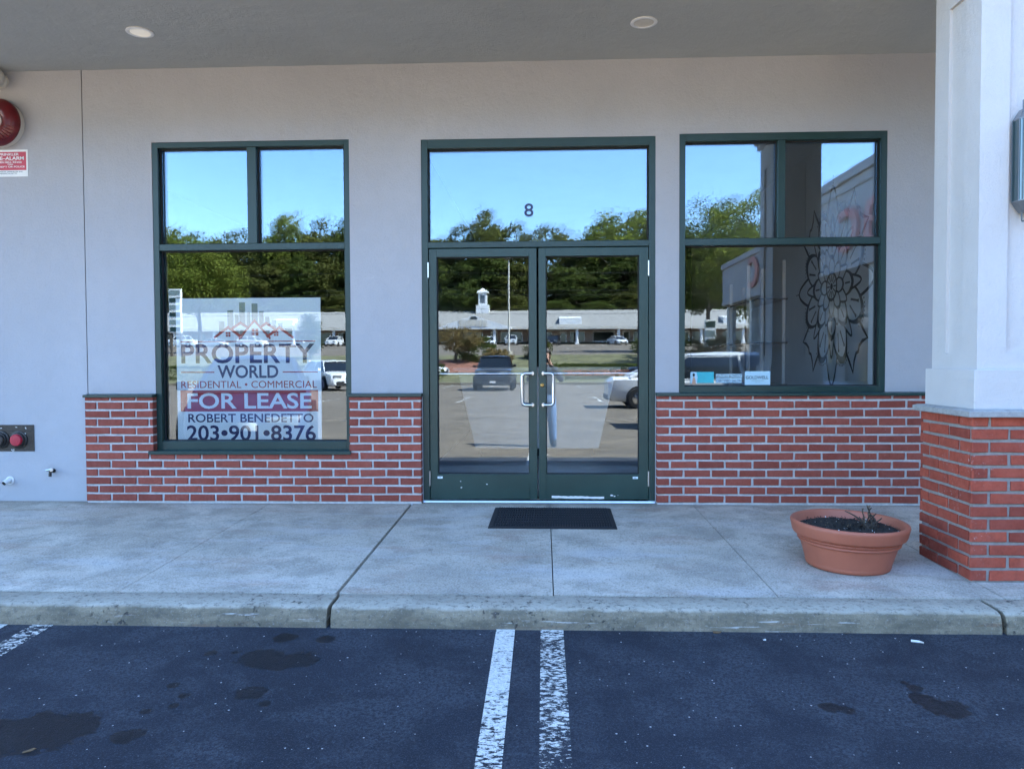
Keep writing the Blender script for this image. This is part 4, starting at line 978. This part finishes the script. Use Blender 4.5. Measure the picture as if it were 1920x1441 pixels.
while xx < 70:
    wd = rm.choice((2.6, 3.2, 3.8))
    mb = MB(); mb.box(xx, xx+wd, .0, .06, .5, 2.35); f_ = mb.build('window', MAT['white'], mall)
    mb = MB(); mb.box(xx+.15, xx+wd-.15, .06, .08, .65, 2.2); mb.build('pane', MAT['carglass'], f_)
    xx += wd+1.3
    if k % 2 == 0:
        mb = MB(); mb.box(xx, xx+1.3, .0, .06, 0, 2.4); f_ = mb.build('door', MAT['white'], mall); mb = MB(); mb.box(xx+.25, xx+1.05, .06, .08, .3, 2.1); mb.build('pane', MAT['carglass'], f_); xx += 1.8
    if k % 3 == 1:
        mb = MB(); mb.box(xx-5, xx-1, .0, .12, 2.45, 2.9); mb.build('fascia_sign', MAT['cream'], mall)
    k += 1
for x in (-45, 4.5, 32):
    mb = MB(); mb.prism([(2.8, 3.25), (2.8, 4.5), (-2, 5.0), (-2, 3.25)], x-1.9, x+1.9, 'x'); mb.build('dormer_sign', MAT['white'], mall)
# light pole, power line, roadside sign
lp = thing('lamp_post', (-3.1, -62, gz(-62)), 'tall pale lamp post on the bank before the far lot', 'lamp post')
mb = MB(); mb.tube([(0,0,-.2), (0,0,8.6)], [.10, .065], 10); mb.build('pole', MAT['cream'], lp, smooth=True)
mb = MB(); mb.box(-.35, .35, -.2, .9, 8.6, 8.75); mb.build('lamp_head', MAT['cargrey'], lp)
mb = MB(); mb.lathe([(0, 0), (.3, 0), (.3, .5), (0, .5)], (0,0,-.1), 'z', 16); mb.build('footing', MAT['curb'], lp)
for i, (h, y) in enumerate(((5.0, -97), (5.6, -97), (7.6, -98), (8.2, -98), (10.5, -98))):
    mb = MB()
    for a, b_ in ((-70, -20), (-20, 30), (30, 80)):
        mb.tube([(a+(b_-a)*t/10, y, gz(y)+h-1.1*4*(t/10)*(1-t/10)*.5) for t in range(11)], .025, 5)
    o = mb.build('power_cable', MAT['ink']); tag(o, 'thin black overhead cable sagging between poles across the far lot', 'cable', 'overhead cables across the far lot')
for x in (-70, -20, 30, 80):
    up = thing('utility_pole', (x, -97.5, gz(-97.5)), 'weathered wooden utility pole carrying the overhead cables', 'utility pole', 'utility poles along the far lot')
    mb = MB(); mb.tube([(0,0,-.3), (0,0,11)], [.16, .11], 10); mb.build('pole', MAT['bark'], up, smooth=True)
    mb = MB(); mb.box(-.06, .06, -1.1, 1.1, 10.3, 10.45); mb.build('crossarm', MAT['bark'], up)
def pylon(x, y, w_, h0, h1, lab, n=4):
    p = thing('pylon_sign', (x, y, gz(y)), lab, 'sign')
    mb = MB(); mb.box(-w_/2, w_/2, -.15, .15, h0, h1); mb.build('panel', MAT['white'], p, bevel=.02)
    for k in range(n):
        mb = MB(); z = h0+(h1-h0)*(k+.2)/n; mb.box(-w_*.42, w_*.42, .15, .17, z, z+(h1-h0)/n*.6); mb.build('tenant_panel', MAT['signgrey'] if k % 2 else MAT['green'], p)
    for s in (-1, 1):
        mb = MB(); mb.box(s*w_*.4-.1, s*w_*.4+.1, -.1, .1, -.3, h0-.002); mb.build('post', MAT['bark'], p)
pylon(-33.8, -63, 1.1, 2.2, 6.2, 'tall white tenant sign on timber posts at the left of the lot', 6)
pylon(13.9, -58.5, .9, .9, 3.2, 'small white sign on posts by the bank near the side wing', 3)

# the wing on the right, running out along the lot ---------------------------
wing = thing('wing_building', (8.6, 0, 0), 'side wing of the plaza with white fascia, red lettering and covered walk', 'building')
mb = MB(); mb.box(2.4, 14, -31, -.02, -.6, 5.4); mb.build('wall', MAT['cargrey'], wing)
mb = MB(); mb.box(0, 2.4, -31, -19, 3.78, 5.62); mb.box(-.08, 2.4, -31, -19, 5.45, 5.68); mb.box(-.04, 2.4, -31, -19, 3.74, 3.9); mb.build('fascia', MAT['wingwall'], wing, bevel=.01)
mb = MB(); mb.box(.0, 2.4, -18.99, -2.5, 3.72, 6.2); mb.box(-.1, 2.4, -18.99, -2.5, 6.2, 6.45); mb.box(-.05, 2.4, -18.99, -2.5, 5.9, 5.98); mb.build('tall_fascia', MAT['wingwall'], wing, bevel=.01)
for y in (-30.6, -26.5, -22.5, -18.7, -14.5, -10.5, -6.5):
    mb = MB(); mb.box(.15, .5, y-.18, y+.18, -.5, 3.73); mb.build('column', MAT['cream'], wing, bevel=.01)
mb = MB(); mb.box(.0, 2.4, -31, -2.5, -.6, -.12); mb.build('walkway', MAT['concrete'], wing)
for k in range(7):
    y = -30+k*4.0; mb = MB(); mb.box(2.36, 2.4, y, y+2.9, .3, 2.7); f_ = mb.build('window', MAT['green'], wing); mb = MB(); mb.box(2.345, 2.36, y+.1, y+2.8, .4, 2.6); mb.build('pane', MAT['carglass'], f_)
# red lettering on the fascia
tl = text('ac', 3.0, 1.25, lambda u, v, d: (-.02-d, -23.0-u, 4.12+v), MAT['fadedred'], 'lettering', wing, .0, .08)
tl = text('cac', 4.6, 1.2, lambda u, v, d: (-.03-d, -11.6-u, 4.2+v), MAT['fadedred'], 'lettering', wing, .0, .08)

# cars ---------------------------------------------------------------------
def car(kind, paintm, x, y, rz, label, group=None):
    """front of the car points along local -y"""
    c = thing(kind['name'], (x, y, gz(y)), label, 'car', group, rz)
    L, W = kind['L'], kind['W']; P = MAT[paintm]
    rings = []
    for (yy, zb, zt, wf) in kind['body']:
        w_ = W*wf; m_ = (zb+zt)/2
        rings.append([(-w_*.86, yy, zb), (-w_*.97, yy, zb+.1), (-w_, yy, m_), (-w_*.97, yy, zt-.07), (-w_*.86, yy, zt), (0, yy, zt+.025), (w_*.86, yy, zt), (w_*.97, yy, zt-.07), (w_, yy, m_), (w_*.97, yy, zb+.1), (w_*.86, yy, zb)])
    mb = MB(); mb.loft(rings); mb.build('body', P, c, smooth=True, angle=35)
    g = kind['cabin']; mb = MB()   # (y, z, half width) base front, roof front, roof back, base back
    (y0, z0, w0), (y1, z1, w1), (y2, z2, w2), (y3, z3, w3) = g
    top = [(-w1, y1, z1), (w1, y1, z1), (w2, y2, z2), (-w2, y2, z2)]
    bl = [(-w0, y0, z0), (w0, y0, z0), (w3, y3, z3), (-w3, y3, z3)]
    ym = [y1+(y2-y1)*t for t in (0, .5, 1)]
    mb.poly(bl+top, [(0,1,5,4), (1,2,6,5), (2,3,7,6), (3,0,4,7)]); mb.build('cabin_glass', MAT['carglass'], c)
    mb = MB(); rr = []
    for t in (-.06, 0, .25, .5, .75, 1, 1.05):
        yy = y1+(y2-y1)*t; ww = w1+(w2-w1)*min(1, max(0, t)); crown_ = .05*(1-(2*t-1)**2) if 0 <= t <= 1 else -.03; zz = z1+(z2-z1)*t
        rr.append([(-ww-.02, yy, zz-.035), (-ww+.05, yy, zz+.015+crown_*.6), (0, yy, zz+.035+crown_), (ww-.05, yy, zz+.015+crown_*.6), (ww+.02, yy, zz-.035)])
    mb.loft(rr); mb.build('roof', P, c, smooth=True, angle=50)
    mb = MB()
    for s in (-1, 1):
        mb.tube([(s*w0, y0, z0), (s*w1, y1, z1)], .035, 6); mb.tube([(s*w3, y3, z3), (s*w2, y2, z2)], .06, 6)
        tm = .48; wb = w0+(w3-w0)*tm; wt = w1+(w2-w1)*tm; mb.tube([(s*(wb+.005), y0+(y3-y0)*tm, (z0+z3)/2), (s*(wt+.005), y1+(y2-y1)*tm, (z1+z2)/2)], .035, 6)
        mb.tube([(s*w0, y0, z0), (s*w3, y3, z3)], .02, 6)
    mb.build('pillars', P, c)
    for s in (-1, 1):
        for yw in kind['wheels']:
            r_ = kind['r']; mb = MB(); mb.lathe([(r_*.62, .0), (r_*.95, .0), (r_, .03), (r_, .19), (r_*.95, .22), (r_*.62, .22)], (s*(W-.02) - (.11 if s > 0 else .11), yw, r_), 'x', 24)
            o = mb.build('wheel', MAT['tyre'], c, smooth=True)
            mb = MB(); xf = s*(W-.02)+s*.09; mb.lathe([(0, 0), (r_*.2, 0), (r_*.62, -.02*s)], (xf, yw, r_), 'x', 16); mb.build('rim', MAT['chrome'], o, smooth=True)
            mb = MB(); mb.lathe([(r_*1.02, 0), (r_*1.18, 0)], (s*(W*1.0+.004), yw, r_*1.02), 'x', 24); mb.build('wheel_arch', MAT['black'], c)
        (yf, zb, zt, wf) = kind['body'][1]
        mb = MB(); mb.box(s*W*.55-.22, s*W*.55+.22, yf-.12, yf-.03, zt-.20, zt-.06); mb.build('headlight', MAT['lampclear'], c, bevel=.02)
        (yr, zb, zt, wf) = kind['body'][-2]
        mb = MB(); mb.box(s*W*.66-.18, s*W*.66+.18, yr+.02, yr+.14, zt-.30, zt-.13); mb.build('taillight', MAT['lampred'], c, bevel=.02)
        mb = MB(); mb.box(s*(W+.02), s*(W+.19), y0+.25, y0+.37, z0+.03, z0+.17); mb.build('wing_mirror', P, c, bevel=.03)
    yf = kind['body'][0][0]; yr = kind['body'][-1][0]
    mb = MB(); mb.box(-W*.62, W*.62, yf-.02, yf+.05, .30, .52); mb.build('grille', MAT['black'], c)
    mb = MB(); mb.box(-.16, .16, yf-.045, yf-.02, .42, .53); mb.build('license_plate', MAT['white'], c)
    mb = MB(); mb.box(-.16, .16, yr+.004, yr+.02, .62, .74); mb.build('license_plate', MAT['white'], c)
    mb = MB(); mb.box(-W*.8, W*.8, yr-.02, yr+.03, .28, .42); mb.build('rear_bumper', MAT['black'], c)
    return c
SEDAN = dict(name='parked_sedan', L=4.7, W=.91, r=.33, wheels=(.95, 3.7), body=[(.0,.28,.52,.78),(.12,.22,.66,.90),(.5,.2,.78,.97),(1.2,.2,.92,1),(2.4,.2,.95,1),(3.7,.2,1.0,1),(4.5,.24,.99,.95),(4.66,.3,.86,.86)], cabin=((1.05,.92,.80),(1.95,1.42,.58),(3.0,1.43,.58),(3.95,1.0,.78)))
SUV = dict(name='parked_suv', L=4.7, W=.95, r=.37, wheels=(.95, 3.75), body=[(.0,.32,.72,.80),(.1,.26,.92,.92),(.5,.24,1.0,.98),(1.2,.24,1.06,1),(2.4,.24,1.08,1),(3.8,.24,1.10,1),(4.55,.28,1.10,.97),(4.68,.36,.95,.9)], cabin=((1.1,1.06,.86),(1.85,1.62,.66),(4.0,1.62,.66),(4.62,1.10,.84)))
PICK = dict(name='parked_pickup', L=5.3, W=1.0, r=.40, wheels=(1.0, 4.2), body=[(.0,.38,.85,.88),(.1,.32,1.10,.96),(.5,.3,1.18,1),(1.4,.3,1.22,1),(2.8,.3,1.22,1),(4.6,.3,1.22,1),(5.2,.34,1.2,1),(5.3,.4,1.1,.97)], cabin=((1.35,1.22,.90),(1.9,1.82,.72),(3.3,1.82,.72),(3.7,1.22,.90)))
PI = math.pi
car(SEDAN, 'carblue', -4.2, -4.1, PI-R(17), 'dark blue sedan parked nose in at the stall left of the photographer')
car(SUV, 'carsilver', 7.1, -11.1, PI/2, 'silver wagon parked side on in the lot by the wing')
car(SEDAN, 'carwhite', 6.7, -19.0, PI/2, 'white sedan in the lot with its tail towards the middle aisle')
car(PICK, 'carblack', -2.7, -33.9, PI, 'black pickup facing the shop in the middle of the lot')
car(SUV, 'carwhite', -10.6, -34.5, PI*.80, 'white utility car at the left of the middle lot')
car(SEDAN, 'carwhite', -7.2, -49.2, PI*.62, 'white sedan beyond the island hedge'); car(SEDAN, 'carblack', -9.6, -48.8, PI*.55, 'black sedan beyond the island hedge')
car(PICK, 'carblack', 10.0, -37, PI/2, 'black pickup side on behind the white sedan')
ry = -112
for i, (x, kd, pt, rz, lab) in enumerate(((-8.3, SEDAN, 'carwhite', PI*.95, 'white sedan, first right of the gabled porch, before the mall'), (-5.1, SUV, 'carsilver', PI, 'silver utility car parked before the mall right of the porch'), (-.5, PICK, 'cargrey', PI, 'grey pickup before the mall doors'), (1.2, SUV, 'carblack', PI*1.04, 'dark utility car before the mall right of the grey pickup'), (12.2, SEDAN, 'carwhite', PI*.90, 'white sedan before the mall, rightmost of its row'), (-33, SUV, 'carwhite', PI, 'white utility car before the left part of the mall'), (-36.5, SEDAN, 'carwhite', PI*.9, 'white sedan before the left part of the mall'), (-43.5, SUV, 'carwhite', PI*.55, 'white utility car side on before the far left of the mall'), (-49.5, SEDAN, 'carsilver', PI*.6, 'silver sedan before the far left of the mall'), (-54, PICK, 'carwhite', PI*.55, 'white pickup at the far left end of the mall'), (20.5, SUV, 'carblack', PI, 'black utility car before the right part of the mall'))):
    car(kd, pt, x, ry+rng.uniform(-.6, .6), rz, lab)

# the photographer ---------------------------------------------------------
def skinmesh(name, joints, bones, mats, parent=None, sub=2):
    me = bpy.data.meshes.new(name); me.from_pydata([j[0] for j in joints], bones, []); o = bpy.data.objects.new(name, me); COL.objects.link(o)
    md = o.modifiers.new('skin', 'SKIN'); md.use_smooth_shade = True
    for i, j in enumerate(joints): me.skin_vertices[0].data[i].radius = (j[1], j[2] if len(j) > 2 else j[1])
    me.skin_vertices[0].data[0].use_root = True
    sb = o.modifiers.new('sub', 'SUBSURF'); sb.levels = sub; sb.render_levels = sub
    dg = bpy.context.evaluated_depsgraph_get(); nm = bpy.data.meshes.new_from_object(o.evaluated_get(dg)); bpy.data.objects.remove(o)
    n = bpy.data.objects.new(name, nm); COL.objects.link(n); nm.materials.clear()
    for m in mats: nm.materials.append(m)
    if parent: n.parent = parent
    return n
FZ = gz(-6.62)
# local frame: feet at the origin, facing +y; phone held in front of the face
J = []; B = []
def jt(p, a, b=None): J.append((p, a, b if b else a)); return len(J)-1
def bone(*ids):
    for a, b in zip(ids, ids[1:]): B.append((a, b))
pel = jt((0, 0, .86), .145, .11); wst = jt((0, .0, 1.02), .135, .10); chs = jt((0, .01, 1.22), .155, .11); nk0 = jt((0, .0, 1.36), .075, .07); nk = jt((0, .015, 1.42), .050)
hd0 = jt((0, .03, 1.48), .062, .075); hd1 = jt((0, .035, 1.55), .072, .088); hd2 = jt((0, .025, 1.62), .062, .075)
bone(pel, wst, chs, nk0, nk, hd0, hd1, hd2)
for s in (-1, 1):
    hp = jt((s*.085, 0, .80), .102); kn = jt((s*.105, .02, .45), .074); an = jt((s*.12, -.01, .10), .060); he = jt((s*.122, .0, .055), .055); to = jt((s*.14, .15, .045), .050, .042)
    bone(pel, hp, kn, an, he, to)
    sh_ = jt((s*.17, .0, 1.33), .062); el = jt((s*.255, .11, 1.12), .047); wr_ = jt((s*.085, .235, 1.40), .030); pm_ = jt((s*.078, .245, 1.45), .030, .016)
    bone(chs, sh_, el, wr_, pm_)
    for q in range(4):
        f0 = jt((s*(.062-.004*q), .262-.004*q, 1.475-.018*q+.02), .0095); f1 = jt((s*(.034-.001*q), .282, 1.485-.018*q+.015), .0085); f2 = jt((s*(.008+.003*q), .280, 1.482-.018*q+.013), .007)
        bone(pm_, f0, f1, f2)
    th = jt((s*.066, .235, 1.44), .010); t2 = jt((s*.040, .228, 1.455), .0085); bone(pm_, th, t2)
person = thing('person', (.02, -6.705, FZ), 'person in dark jacket and blue jeans holding up a phone to photograph the shop', 'person')
person.scale = (1.12, 1, 1)
bd = skinmesh('body', J, B, [MAT['denim'], MAT['jacket'], MAT['skin'], MAT['black']], person, 2)
for p in bd.data.polygons:
    c_ = p.center
    p.material_index = 3 if c_.z < .125 else (0 if c_.z < .90 else (2 if (c_.z > 1.395 and c_.y > .19) or (c_.z > 1.41 and abs(c_.x) < .1) else 1))
    p.use_smooth = True
# face and ears
mb = MB()
mb.loft([[(-.010, .112, 1.545), (.010, .112, 1.545), (.006, .112, 1.575), (-.006, .112, 1.575)], [(-.012, .142, 1.532), (.012, .142, 1.532), (.005, .118, 1.572), (-.005, .118, 1.572)]])
for s in (-1, 1): mb.lathe([(.0, .004), (.018, .004), (.022, 0), (.0, -.004)], (s*.076, .03, 1.55), 'x', 12)
mb.build('nose_and_ears', MAT['skin'], person, smooth=True)
mb = MB()
for s in (-1, 1): mb.lathe([(0, .006), (.008, .004), (.011, 0)], (s*.03, .112, 1.575), 'y', 12)
o = mb.build('eyes', MAT['ink'], person); 
mb = MB(); mb.tube([(-.022, .112, 1.508), (0, .117, 1.506), (.022, .112, 1.508)], .004, 6); mb.build('mouth', MAT['signred'], person)
mb = MB(); rings = []
for i in range(9):
    t = i/8; z = 1.56+.125*math.sin(t*math.pi/2); r_ = math.cos(t*math.pi/2)+.02
    rings.append([(.086*r_*math.cos(a), .015+(.095 if math.sin(a) < 0 else .080)*r_*math.sin(a), z - (.06*(1-t) if math.sin(a) < 0 else -.055*(1-t))) for a in [2*PI*k/24 for k in range(24)]])
mb.loft(rings); mb.build('hair', MAT['hair'], person, smooth=True)
ph = thing('phone', (.0, -6.405, 1.175), 'black phone held up in both hands by the photographer', 'phone')
mb = MB(); mb.box(-.075, .075, -.008, 0, -.036, .036); mb.build('case', MAT['carblack'], ph, bevel=.004)
mb = MB(); mb.lathe([(0, 0), (.007, 0), (.007, .002)], (0, 0, 0), 'y', 12); o = mb.build('lens', MAT['carglass'], ph); o.location = (.05, .003, .018)
bpy.context.view_layer.update()
